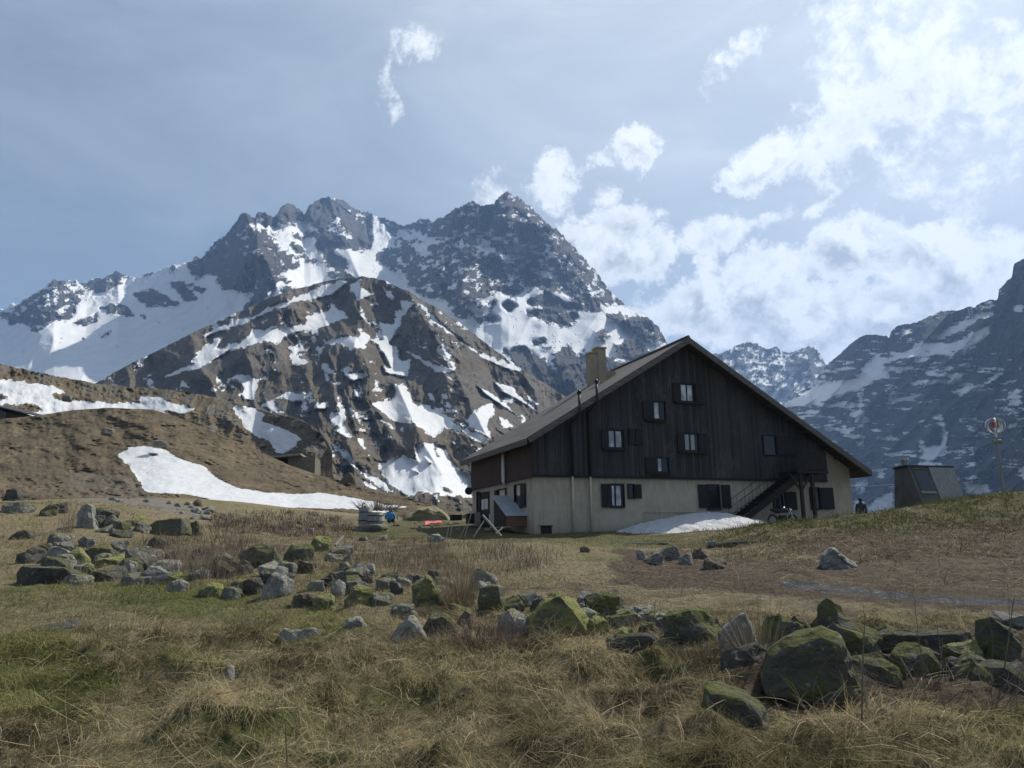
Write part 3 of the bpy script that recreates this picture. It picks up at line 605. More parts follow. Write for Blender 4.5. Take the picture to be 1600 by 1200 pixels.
M_FASC = simple('weathered_bargeboard', (.085, .078, .07), (.15, .138, .124), 2.5, .85, .4, .015, (1, 1, 4))
M_SOF = simple('soffit_boards', (.03, .025, .021), (.052, .043, .036), 3, .8, .4, .015, (1, 6, 1))
M_CHIM = simple('chimney_render', (.34, .28, .2), (.27, .225, .165), 2.5, .9, .4, .02)
M_PIPE = simple('pale_plastic_pipe', (.5, .45, .36), (.42, .37, .29), 3, .5, 0)
M_FLUE = simple('dark_metal_flue', (.03, .029, .03), (.05, .048, .046), 3, .5, 0, metallic=.3)
M_TIN = simple('grey_metal_sheet', (.32, .34, .37), (.4, .42, .45), 1.5, .45, .15, .01, spec=.5)
M_BROWN = simple('orange_brown_planks', (.15, .075, .042), (.2, .105, .06), 2.5, .75, .4, .01, (1, 1, 6))
M_DUSK = simple('dim_interior', (.008, .008, .009), (.014, .014, .015), 2, .15, 0, spec=.5)
m, t, b, tc = mat('curtained_glass'); n = t.noise(t.scale(tc, (30, 30, 1)), 1, 4, .5)
oi_ = t.new('ShaderNodeObjectInfo').outputs['Random']; big_ = t.noise(t.scale(tc, (1.4, 1.4, .9)), 1.6, 3, .5)
t.l.new(t.mix(t.math('MULTIPLY', t.ss(t.math('ADD', big_, t.math('MULTIPLY', oi_, .35)), .5, .8), .75), t.mix(t.ss(n, .35, .65), (.42, .43, .43), (.68, .69, .68)), (.1, .11, .12)), b.inputs['Base Color']); b.inputs['Roughness'].default_value = .06
b.inputs['Specular IOR Level'].default_value = .9; M_GLASS = m
M_WHITE = simple('white_paint', (.62, .6, .56), (.52, .5, .46), 4, .6, 0)

# rendered masonry body, full gable shape
bm = bmesh.new()
poly = [(0, -1.2), (uw, -1.2), (uw, rl(uw)+.02), (au, rl(au)+.02), (0, rl(0)+.02)]
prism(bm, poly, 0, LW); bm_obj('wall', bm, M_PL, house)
# timber cladding on the gable: vertical boards of slightly different thickness
uc1 = G(1290, 735)[0]; bm = bmesh.new(); u = .0; rng = random.Random(3)
while u < uc1-.02:
    w = min(.32, uc1-u); th = .055+rng.random()*.018; z0 = zc-rng.random()*.05
    u1 = u+w-.006
    prism(bm, [(u, z0), (u1, z0)] + ([(u1, rl(u1)-.005), (au, rl(au)-.005), (u, rl(u)-.005)] if u < au < u1 else [(u1, rl(u1)-.005), (u, rl(u)-.005)]), -th, -.002); u += w
clad = bm_obj('timber_cladding', bm, M_CL, house)
bm = bmesh.new(); box(bm, (-.09, -.055, zc-.12), (-.003, LW, rl(0)-.02)); bm_obj('timber_cladding', bm, M_CLS, house)['label'] = 'red brown boarding on the long eaves side'
bm = bmesh.new(); box(bm, (-.03, -.095, zc-.1), (uc1, -.078, zc+.02)); bm_obj('skirt_board', bm, M_DARK, house)
# roof: two thick slabs with a small joggle, ridge cap, fascias, rafter ends under the right slope
def slab(a, bb, y0, y1, th, m, name, par=house):
    (ua, za), (ub, zb) = a, bb; L = math.hypot(ub-ua, zb-za); nx, nz = -(zb-za)/L, (ub-ua)/L
    if nz < 0: nx, nz = -nx, -nz
    bm = bmesh.new(); prism(bm, [(ua, za), (ub, zb), (ub-nx*th, zb-nz*th), (ua-nx*th, za-nz*th)], y0, y1); return bm_obj(name, bm, m, par)
roofL = slab((lu, lz), (au, azz), -OV+.04, LEN, TH*.8, M_ROOF, 'roof_slope'); roofR = slab((au, azz-.004), (ru, rz_), -OV+.04, LEN, TH*.8, M_ROOF, 'roof_slope')
slab((au+.0, azz-TH*.85), (ru-.12, rz_-TH*.8), -OV+.1, LEN-.1, .05, M_SOF, 'soffit'); slab((lu+.1, lz-TH*.8), (au, azz-TH*.85), -OV+.1, LEN-.1, .05, M_SOF, 'soffit')
slab((lu-.02, lz+.02), (au, azz+.02), -OV-.03, -OV+.037, TH*1.25, M_FASC, 'bargeboard'); slab((au, azz+.018), (ru+.02, rz_+.02), -OV-.028, -OV+.036, TH*1.25, M_FASC, 'bargeboard')
bm = bmesh.new(); box(bm, (lu-.06, -OV+.04, lz-.34), (lu+.0, LEN, lz-.02)); bm_obj('fascia', bm, M_FASC, house)
bm = bmesh.new(); box(bm, (ru-.0, -OV+.04, rz_-.32), (ru+.05, LEN, rz_-.02)); bm_obj('fascia', bm, M_FASC, house)
bm = bmesh.new(); tube(bm, [(au, -OV, azz+.03), (au, LEN, azz+.03)], .11, 10); bm_obj('ridge_cap', bm, M_ROOF, house, True)
for k in range(9):
    f = .14+.1*k; uu = au+(ru-au)*f; zz = azz+(rz_-azz)*f-TH*1.02
    bm = bmesh.new(); box(bm, (uu-.09, -OV+.12, zz-.2), (uu+.09, -.08, zz-.03)); bm_obj('purlin_end', bm, M_SOF, house)

# windows
def window(x0, y0, x1, y1, panes=(), sl=None, sr=None, sill=None, onclad=True, side=False):
    f = (lambda px, py: Sd(px, py)) if side else (lambda px, py: G(px, py))
    pv_ = -.075 if onclad else -.003
    (a, zt), (c_, zb) = f(x0, (y0)), f(x1, y1)
    if side: a, c_ = max(a, c_), min(a, c_)
    if a > c_: a, c_ = c_, a
    def bx(u0, u1, za, zb_, d0, d1, name, m, par):
        bm = bmesh.new()
        if side: box(bm, (pv_-d1, u0, za), (pv_-d0, u1, zb_))
        else: box(bm, (u0, pv_-d1, za), (u1, pv_-d0, zb_))
        return bm_obj(name, bm, m, par)
    w = bx(a, c_, zb, zt, 0, .012, 'window', M_DUSK, house)
    bm = bmesh.new(); fw = .055
    for (u0, u1, za, zb_) in ((a-fw, a, zb-fw, zt+fw), (c_, c_+fw, zb-fw, zt+fw), (a, c_, zt, zt+fw), (a, c_, zb-fw, zb)):
        if side: box(bm, (pv_-.09, u0, za), (pv_-.0, u1, zb_))
        else: box(bm, (u0, pv_-.09, za), (u1, pv_-.0, zb_))
    bm_obj('frame', bm, M_DARK, w)
    for p0, p1 in panes:
        u0, u1 = sorted((f(p0, (y0+y1)/2)[0], f(p1, (y0+y1)/2)[0])); h = zt-zb
        bx(u0, u1, zb+h*.06, zt-h*.06, .013, .03, 'pane', M_GLASS, w)
        bm = bmesh.new()
        for q0, q1 in ((u0-.05, u0), (u1, u1+.05)):
            if side: box(bm, (pv_-.045, q0, zb+.01), (pv_-.013, q1, zt-.01))
            else: box(bm, (q0, pv_-.045, zb+.01), (q1, pv_-.013, zt-.01))
        bm_obj('sash', bm, M_DARK, w)
    for s in (sl, sr):
        if not s: continue
        u0, u1 = sorted((f(s[0], (y0+y1)/2)[0], f(s[1], (y0+y1)/2)[0]))
        bm = bmesh.new(); nb = max(2, int((u1-u0)/.14))
        for k in range(nb):
            q0, q1 = u0+(u1-u0)*k/nb, u0+(u1-u0)*(k+1)/nb-.008
            if side: box(bm, (pv_-.10, q0, zb-.03), (pv_-.06, q1, zt+.03))
            else: box(bm, (q0, pv_-.10, zb-.03), (q1, pv_-.06, zt+.03))
        for zz in (zb+.12, zt-.2):
            if side: box(bm, (pv_-.115, u0+.03, zz), (pv_-.1005, u1-.03, zz+.09))
            else: box(bm, (u0+.03, pv_-.115, zz), (u1-.03, pv_-.1005, zz+.09))
        bm_obj('shutter', bm, M_SHUT, w)
    if sill:
        u0, u1 = f(sill[0], y1)[0], f(sill[1], y1)[0]
        bm = bmesh.new(); box(bm, (u0, pv_-.17, zb-.14), (u1, pv_-.0, zb-.058)); bm_obj('sill', bm, M_DARK, w)
    return w
window(1060.5,600,1084,629,[(1062.5,1070),(1072,1079.5)],(1049.5,1060),(1085,1096),(1052,1098))
window(1019,628,1038,656.5,[(1020,1027.6)],(1003,1018.4),None,(1006,1038))
window(948.5,672,973,701,[(950,958),(960.5,969)],(938,948),None,(940,974))
window(981,671.5,1000.5,693.5,[],(981.5,990.5),(991,1000))
window(1067,677.5,1090,705.5,[(1068.3,1075),(1077.5,1084)],(1056.5,1066.4),(1090.7,1103),(1058,1103))
window(1025,715.5,1043,738,[(1025.6,1032)],(1007,1024.4),None,(1008,1044))
window(1190,681,1211.5,711,[],None,(1212.5,1243))
window(953,757,974.5,792,[(955.5,959.5),(962,969.5)],(939,952.4),None,None,False)
window(981,757.5,990,778,[],None,(991.5,1001.5),None,False)
window(1104.5,758,1124,793,[],(1090.5,1104),(1126.5,1140.5),(1104,1126),False)
window(1207,769,1222.5,796,[],None,(1225,1243.5),None,False)
window(1265,762.5,1281,795,[],None,(1282,1301.5),None,False)
# eaves side: windows, door
window(815,757,806,793,[],None,(822.5,816),None,False,True); window(791,764,779,781,[],(778.6,774.6),None,None,False,True)
window(749.4,769,746.8,799,[],None,(752,749.8),None,False,True)
v0, zt = Sd(764, 770.5); v1, _ = Sd(752.7, 772); zl = 0.15
if v0 > v1: v0, v1 = v1, v0
bm = bmesh.new(); box(bm, (-.03, v0, zl), (-.003, v1, zt)); dr = bm_obj('door', bm, M_DARK, house)
zz = lambda py: Sd(758, py)[1]
bm = bmesh.new(); mid = (v0+v1)/2
box(bm, (-.05, v0+.1, zz(796)), (-.031, mid-.06, zz(780))); box(bm, (-.05, mid+.06, zz(796)), (-.031, v1-.1, zz(780))); bm_obj('door_panel', bm, M_WHITE, dr)
bm = bmesh.new()
for a in ((v0-.12, v0, zl, zt+.12), (v1, v1+.12, zl, zt+.12), (v0, v1, zt, zt+.12)): box(bm, (-.06, a[0], a[2]), (-.002, a[1], a[3]))
bm_obj('door_frame', bm, M_DARK, dr)
# white pipe on the red boarding
(va, za), (vb, zb) = Sd(786, 709, -.2), Sd(788, 752, -.2)
bm = bmesh.new(); tube(bm, [(-.2, va, za), (-.2, va, zb), (-.12, va, zb-.18)], .10, 10); bm_obj('vent_pipe', bm, M_WHITE, house, True)
# downpipes and the dark flues above them
for px, top in ((895.5, 627), (923.5, 583)):
    (pu, pz) = G(px, 745, -.2); bm = bmesh.new(); tube(bm, [(pu, -.12, -.3), (pu, -.12, zc-.06)], .065, 10); bm_obj('downpipe', bm, M_PIPE, house, True)
    zr = azz-(au-pu)*kL; bm = bmesh.new(); tube(bm, [(pu, -.16, zc+.0), (pu, -.16, rl(pu)-.5), (pu+.12, -OV-.16, rl(pu)-.06), (pu+.12, -OV-.16, zr+.75)], .075, 10)
    tube(bm, [(pu+.12, -OV-.16, zr+.76), (pu+.12, -OV-.16, zr+.95)], [.14, .05], 10); bm_obj('flue_pipe', bm, M_FLUE, house, True)
# thin hand-laid pipe near the ground
(a, zb), (c_, _) = G(1007.5, 800, -.06), G(1150, 799.5, -.06)
bm = bmesh.new(); tube(bm, [(a, -.06, -.2), (a, -.06, zb), (c_, -.06, zb)], .022, 6); bm_obj('water_pipe', bm, M_PIPE, house, True)
# cellar hatch
(a, zt), (c_, zb) = G(845, 823), G(862, 836)
bm = bmesh.new(); box(bm, (a, -.03, zb), (c_, -.002, zt)); hb = bm_obj('cellar_hatch', bm, M_DARK, house)
bm = bmesh.new(); box(bm, (a-.05, -.05, zt), (c_+.05, -.002, zt+.07)); bm_obj('frame', bm, M_DARK, hb)
# chimney standing on the left slope
def onroof(px, py):
    d = ray(px, py); dl = np.array([d@UV, d@VV, d[2]]); cl = np.array([(CAMP-H0)@UV, (CAMP-H0)@VV, CAMP[2]-H0[2]])
    s = (azz-au*kL+kL*cl[0]-cl[2])/(dl[2]-kL*dl[0]); return cl+dl*s
c0 = onroof(924, 601); cu, cv = c0[0], c0[1]
top1, top2 = G(925, 552, cv)[1], G(940, 545, cv)[1]
w1 = G(934, 570, cv)[0]-G(924, 570, cv)[0]; w2 = G(947, 570, cv)[0]-G(934, 570, cv)[0]
ua = G(924, 575, cv)[0]; ub = ua+w1; uc = ub+w2; zb = azz-(au-ua)*kL-.6
bm = bmesh.new(); box(bm, (ua, cv, zb), (ub-.002, cv+.75, top1)); box(bm, (ub, cv-.03, zb), (uc, cv+.7, top2)); ch = bm_obj('chimney', bm, M_CHIM, house)
bm = bmesh.new(); box(bm, (ub-.06, cv-.08, top2+.01), (uc+.06, cv+.75, top2+.13)); box(bm, (ua-.05, cv-.05, top1+.01), (ub-.07, cv+.8, top1+.1)); bm_obj('chimney_cap', bm, M_CHIM, ch)
c1 = onroof(954, 590); z2_ = G(954, 580, c1[1])[1]
bm = bmesh.new(); box(bm, (c1[0]-.35, c1[1], c1[2]-1.2), (c1[0]+.4, c1[1]+.8, z2_)); bm_obj('chimney_stub', bm, M_CHIM, house)
# outside stair, landing and posts
sv0, sv1 = -1.55, -.45
(s0, sz0), (s1, sz1) = G(1150, 806, -1.0), G(1243, 737, -1.0)
bm = bmesh.new(); th = .3
for v in (sv0, sv1-.07): prism(bm, [(s0-.15, sz0-.25), (s0+.35, sz0-.3), (s1+.15, sz1-.35), (s1, sz1+.08)], v, v+.07)
st = bm_obj('staircase', bm, M_DARK, house); ns = 15
for k in range(ns):
    f = (k+.5)/ns; uu, zz_ = s0+(s1-s0)*f, sz0+(sz1-sz0)*f
    bm = bmesh.new(); box(bm, (uu-.16, sv0+.075, zz_-.05), (uu+.16, sv1-.075, zz_)); bm_obj('stair_tread', bm, M_DARK, st)
for v in (sv0-.02, sv1+.0):
    bm = bmesh.new(); tube(bm, [(s0-.05, v, sz0-.2), (s0-.05, v, sz0+.85), (s1, v, sz1+.9)], .017, 6); tube(bm, [(s0-.05, v, sz0+.42), (s1, v, sz1+.45)], .011, 6)
    for k in range(1, 8): f = k/8; uu, zz_ = s0+(s1-s0)*f, sz0+(sz1-sz0)*f; tube(bm, [(uu, v, zz_), (uu, v, zz_+.87)], .01, 6)
    bm_obj('handrail', bm, M_DARK, st)
(l0, lz0), (l1, _) = G(1236, 736, -1.2), G(1284, 736, -1.2); ztop = G(1260, 708, -1.2)[1]
bm = bmesh.new(); box(bm, (l0, -1.75, lz0-.16), (l1, -.08, lz0)); bal = bm_obj('balcony', bm, M_DARK, house)
bm = bmesh.new()
for k in range(int((l1-l0)/.16)): q = l0+k*.16; box(bm, (q, -1.76, lz0+.02), (q+.135, -1.72, ztop))
box(bm, (l0, -1.715, ztop-.1), (l1, -1.66, ztop+.02)); bm_obj('railing', bm, M_DARK, bal)
bm = bmesh.new()
for k in range(10): q = -1.65+k*.16; box(bm, (l1-.04, q, lz0+.02), (l1, q+.135, ztop))
bm_obj('railing', bm, M_DARK, bal)
for pxa, nm in ((1253.5, 1), (1271.5, 0)):
    pu = G(pxa, 775, -1.6)[0]; bm = bmesh.new(); box(bm, (pu-.085, -1.66, -.6), (pu+.085, -1.49, lz0-.165)); p_ = bm_obj('balcony_post', bm, M_SOF, house)
    if nm:
        for s in (-1, 1):
            bm = bmesh.new(); tube(bm, [(pu+s*.06, -1.575, lz0-1.15), (pu+s*.75, -1.575, lz0-.2)], .055, 6); bm_obj('brace', bm, M_SOF, p_)
# satellite dish on the far corner
(dv, dz) = Sd(735, 766, -.45)
bm = bmesh.new(); bmesh.ops.create_circle(bm, cap_ends=True, radius=.25, segments=28)
r_ = bmesh.ops.inset_region(bm, faces=bm.faces[:], thickness=.1, depth=-.035); bmesh.ops.inset_region(bm, faces=r_['faces'][:0] or [f for f in bm.faces if len(f.verts) > 4], thickness=.1, depth=-.035)
dish = bm_obj('satellite_dish', bm, M_FLUE, house); dish.location = (-.4, LW-.5, dz); dish.rotation_euler = (math.radians(82), 0, math.radians(-8))
dish.modifiers.new('thick', 'SOLIDIFY').thickness = .03
bm = bmesh.new(); tube(bm, [(-.05, LW-.1, dz), (-.5, LW-.15, dz)], .03, 6); bm_obj('dish_bracket', bm, M_FLUE, house)
# gable lamp and wire strip near the ridge
(a, zz_) = G(1091, 566); bm = bmesh.new(); tube(bm, [(a, -.08, zz_), (a+.12, -.45, zz_+.15)], .02, 6); tube(bm, [(a-.25, -.46, zz_+.12), (a+.35, -.46, zz_+.22)], .04, 6); bm_obj('gable_lamp', bm, M_FLUE, house)

HM = Matrix.Translation(Vector(H0)) @ Matrix.Rotation(YAW, 4, 'Z')
def hw(u, v, z=0): q = H0+UV*u+VV*v; return np.array([q[0], q[1], q[2]+z])
# ================================================================== STONES
def stone_mat(name, base, moss, lich, mossy, lichy):
    m, t, b, tc = mat(name)
    oi = t.new('ShaderNodeObjectInfo').outputs['Random']
    ofs = t.new('ShaderNodeVectorMath', operation='ADD'); t.l.new(tc, ofs.inputs[0])
    cb = t.new('ShaderNodeCombineXYZ', inp={0: t.math('MULTIPLY', oi, 37.0), 1: t.math('MULTIPLY', oi, 19.0), 2: 0.0}); t.l.new(cb.outputs[0], ofs.inputs[1])
    v = ofs.outputs[0]
    n = t.noise(v, 3.2, 10, .7); n2 = t.noise(v, 16, 8, .7); n3 = t.noise(v, 55, 4, .7)
    c = t.mix(t.ss(n, .3, .7), tuple(x*.6 for x in base), base)
    c = t.mix(t.ss(n3, .55, .8), c, tuple(min(1, x*1.6) for x in base))
    vo = t.new('ShaderNodeTexVoronoi', inp={'Vector': v, 'Scale': 7.0}); lm = t.math('ADD', vo.outputs['Distance'], t.math('MULTIPLY', t.math('SUBTRACT', n2, .5), .9))
    c = t.mix(t.ss(lm, .1+.3*lichy, .06+.24*lichy, 0, .85), c, lich)
    geo = t.new('ShaderNodeNewGeometry').outputs['Normal']; sz = t.new('ShaderNodeSeparateXYZ', inp={0: geo}).outputs[2]
    mm = t.math('ADD', t.math('MULTIPLY', sz, .3), t.math('ADD', t.math('MULTIPLY', t.math('SUBTRACT', n, .5), 2.2), t.math('MULTIPLY', t.math('SUBTRACT', n2, .5), 1.5)))
    c = t.mix(t.ss(mm, .42-.62*mossy, .62-.62*mossy), c, t.mix(t.ss(n2, .35, .65), moss, tuple(x*1.55 for x in moss)))
    t.l.new(c, b.inputs['Base Color']); b.inputs['Roughness'].default_value = .92; b.inputs['Specular IOR Level'].default_value = .15
    vc = t.new('ShaderNodeTexVoronoi', feature='DISTANCE_TO_EDGE', inp={'Vector': t.mix(.35, v, t.noise(v, 2.5, 4, .6, out=1)), 'Scale': 2.0}); crk = t.ss(vc.outputs['Distance'], .0, .06, -.3, 0)
    bump(t, b, t.math('ADD', t.math('ADD', n, crk), t.math('ADD', t.math('MULTIPLY', n2, .6), t.math('MULTIPLY', n3, .2))), 1.0, .07); return m
MS = {'o': simple('dry_green_turf', (.15, .14, .085), (.21, .19, .12), 1.2, .95, .6, .08), 'g': stone_mat('grey_stone', (.21, .2, .175), (.085, .09, .028), (.34, .34, .29), .30, .55),
      'l': stone_mat('pale_lichened_stone', (.29, .285, .255), (.12, .12, .05), (.37, .38, .34), .22, .7),
      'm': stone_mat('mossy_stone', (.15, .145, .12), (.075, .078, .028), (.25, .26, .18), .68, .3),
      'y': stone_mat('yellow_green_lichened_stone', (.2, .195, .135), (.15, .152, .055), (.3, .32, .13), .82, .35),
      'd': stone_mat('dark_stone', (.11, .105, .092), (.05, .055, .018), (.2, .2, .17), .3, .3),
      'b': stone_mat('brown_stone', (.16, .135, .105), (.1, .085, .03), (.3, .27, .2), .2, .4)}
def stone_mesh(sx, sy, sz, seed, kind='block', outline=None, det=2):
    rg = random.Random(seed); bm = bmesh.new(); pts = []
    if outline:
        for fy, sc in ((-.5, .78), (-.22, 1.0), (.2, .97), (.5, .72)):
            for (ox, oz) in outline:
                pts.append(((ox-.5)*sx*(1-(1-sc)*(.6+.5*rg.random())), fy*sy*(1+.2*(rg.random()-.5)), (.5+(oz-.5)*(1-(1-sc)*.8))*sz+rg.uniform(-.02, .02)*sz))
    else:
        n = {'block': 15, 'slab': 14, 'round': 30, 'wedge': 12, 'tall': 14}[kind]
        for k in range(n):
            th = 2*math.pi*(k+rg.random()*.8)/n*2.4; zf = rg.uniform(-1, 1); e = .75 if kind != 'round' else 1
            r = math.sqrt(max(0, 1-abs(zf)**(4 if kind in ('block', 'slab') else 2.2)))**e
            x, y = math.cos(th)*r, math.sin(th)*r
            if kind == 'wedge': zf = zf*(.6+.5*x*(1 if seed % 2 else -1))
            if zf < 0 and kind != 'wedge': x, y = x*(1-.0*zf), y
            if kind == 'tall': x *= 1-.35*max(0, zf); y *= 1-.35*max(0, zf)
            f = .86+.14*rg.random()
            pts.append((x*f*sx/2, y*f*sy/2, (zf*.5+.5)*sz))
            if k % 2: pts.append((math.cos(th)*sx*.46, math.sin(th)*sy*.46, sz*rg.uniform(0, .12)))
    vs = [bm.verts.new(p) for p in pts]
    r = bmesh.ops.convex_hull(bm, input=vs)
    bmesh.ops.delete(bm, geom=list({g for g in r['geom_interior'] if isinstance(g, bmesh.types.BMVert)}), context='VERTS')
    loose = [v for v in bm.verts if not v.link_faces]; bmesh.ops.delete(bm, geom=loose, context='VERTS')
    s = min(sx, sy, sz)
    bmesh.ops.bevel(bm, geom=bm.edges[:], offset=s*.055, segments=1, affect='EDGES', clamp_overlap=True)
    bmesh.ops.triangulate(bm, faces=bm.faces[:])
    for _ in range(det):
        bmesh.ops.subdivide_edges(bm, edges=[e for e in bm.edges if e.calc_length() > s*.13], cuts=1, use_grid_fill=True); bmesh.ops.triangulate(bm, faces=bm.faces[:])
    bm.normal_update()
    co = np.array([v.co for v in bm.verts]); nm = np.array([v.normal for v in bm.verts])
    d = fbm(co/(s*.55)+seed*3.1, 4, .6, 5)*s*.24+np.minimum(0, fbm(co*np.array([1, 1, 2.6])/(s*.8)+seed, 3, .5, 8))*s*.34
    for v, q in zip(bm.verts, co+nm*d[:, None]): v.co = q
    return bm
STN = [0]
def stone(x0, y0, x1, y1, mk, label, kind='block', Y=None, outline=None, group=None, cat=None, depth=.8, sink=.12, tilt=None, name=None, det=2):
    STN[0] += 1; sd = STN[0]*7+1; rg = random.Random(sd)
    xc = (x0+x1)/2
    hb = hit(xc, y1)
    if Y is None or (Y < 60 and abs(hb[1]-Y) > .35): base = hb
    else: base = P(xc, y1, Y)
    k = base[1]/F/0.98
    kk = 1.14 if group == GR else .98
    sx, sz = (x1-x0)*k*kk, (y1-y0)*k*kk; sy = max(sx*depth, sz*.6)
    gap = float(np.clip(base[2]-min(gz(base[0], base[1]+sy*.38), gz(base[0], base[1])), -.3, .8)) if base[1] < 60 else 0
    sink = max(sink, .12 if group == GR else .2); drop = sz*sink+max(gap, 0); z = base[2]-drop; sz += drop
    bm = stone_mesh(sx, sy, sz, sd, kind, outline, det)
    o = bm_obj(name or ('boulder' if sx > .75 else 'stone'), bm, MS[mk], None, False)
    o.location = (base[0], base[1]+sy*.38, z)
    rz = -math.atan2(base[0], base[1])
    o.rotation_euler = (rg.uniform(-.05, .05), tilt if tilt is not None else rg.uniform(-.08, .08), rz + (0 if outline else rg.uniform(-.25, .25)))
    tag(o, label, cat or ('boulder' if sx > .75 else 'stone'), group); return o
GL, GM, GR = 'stones of the tumbled wall on the left', 'stones of the tumbled wall in the middle', 'stones of the mossy wall on the right'
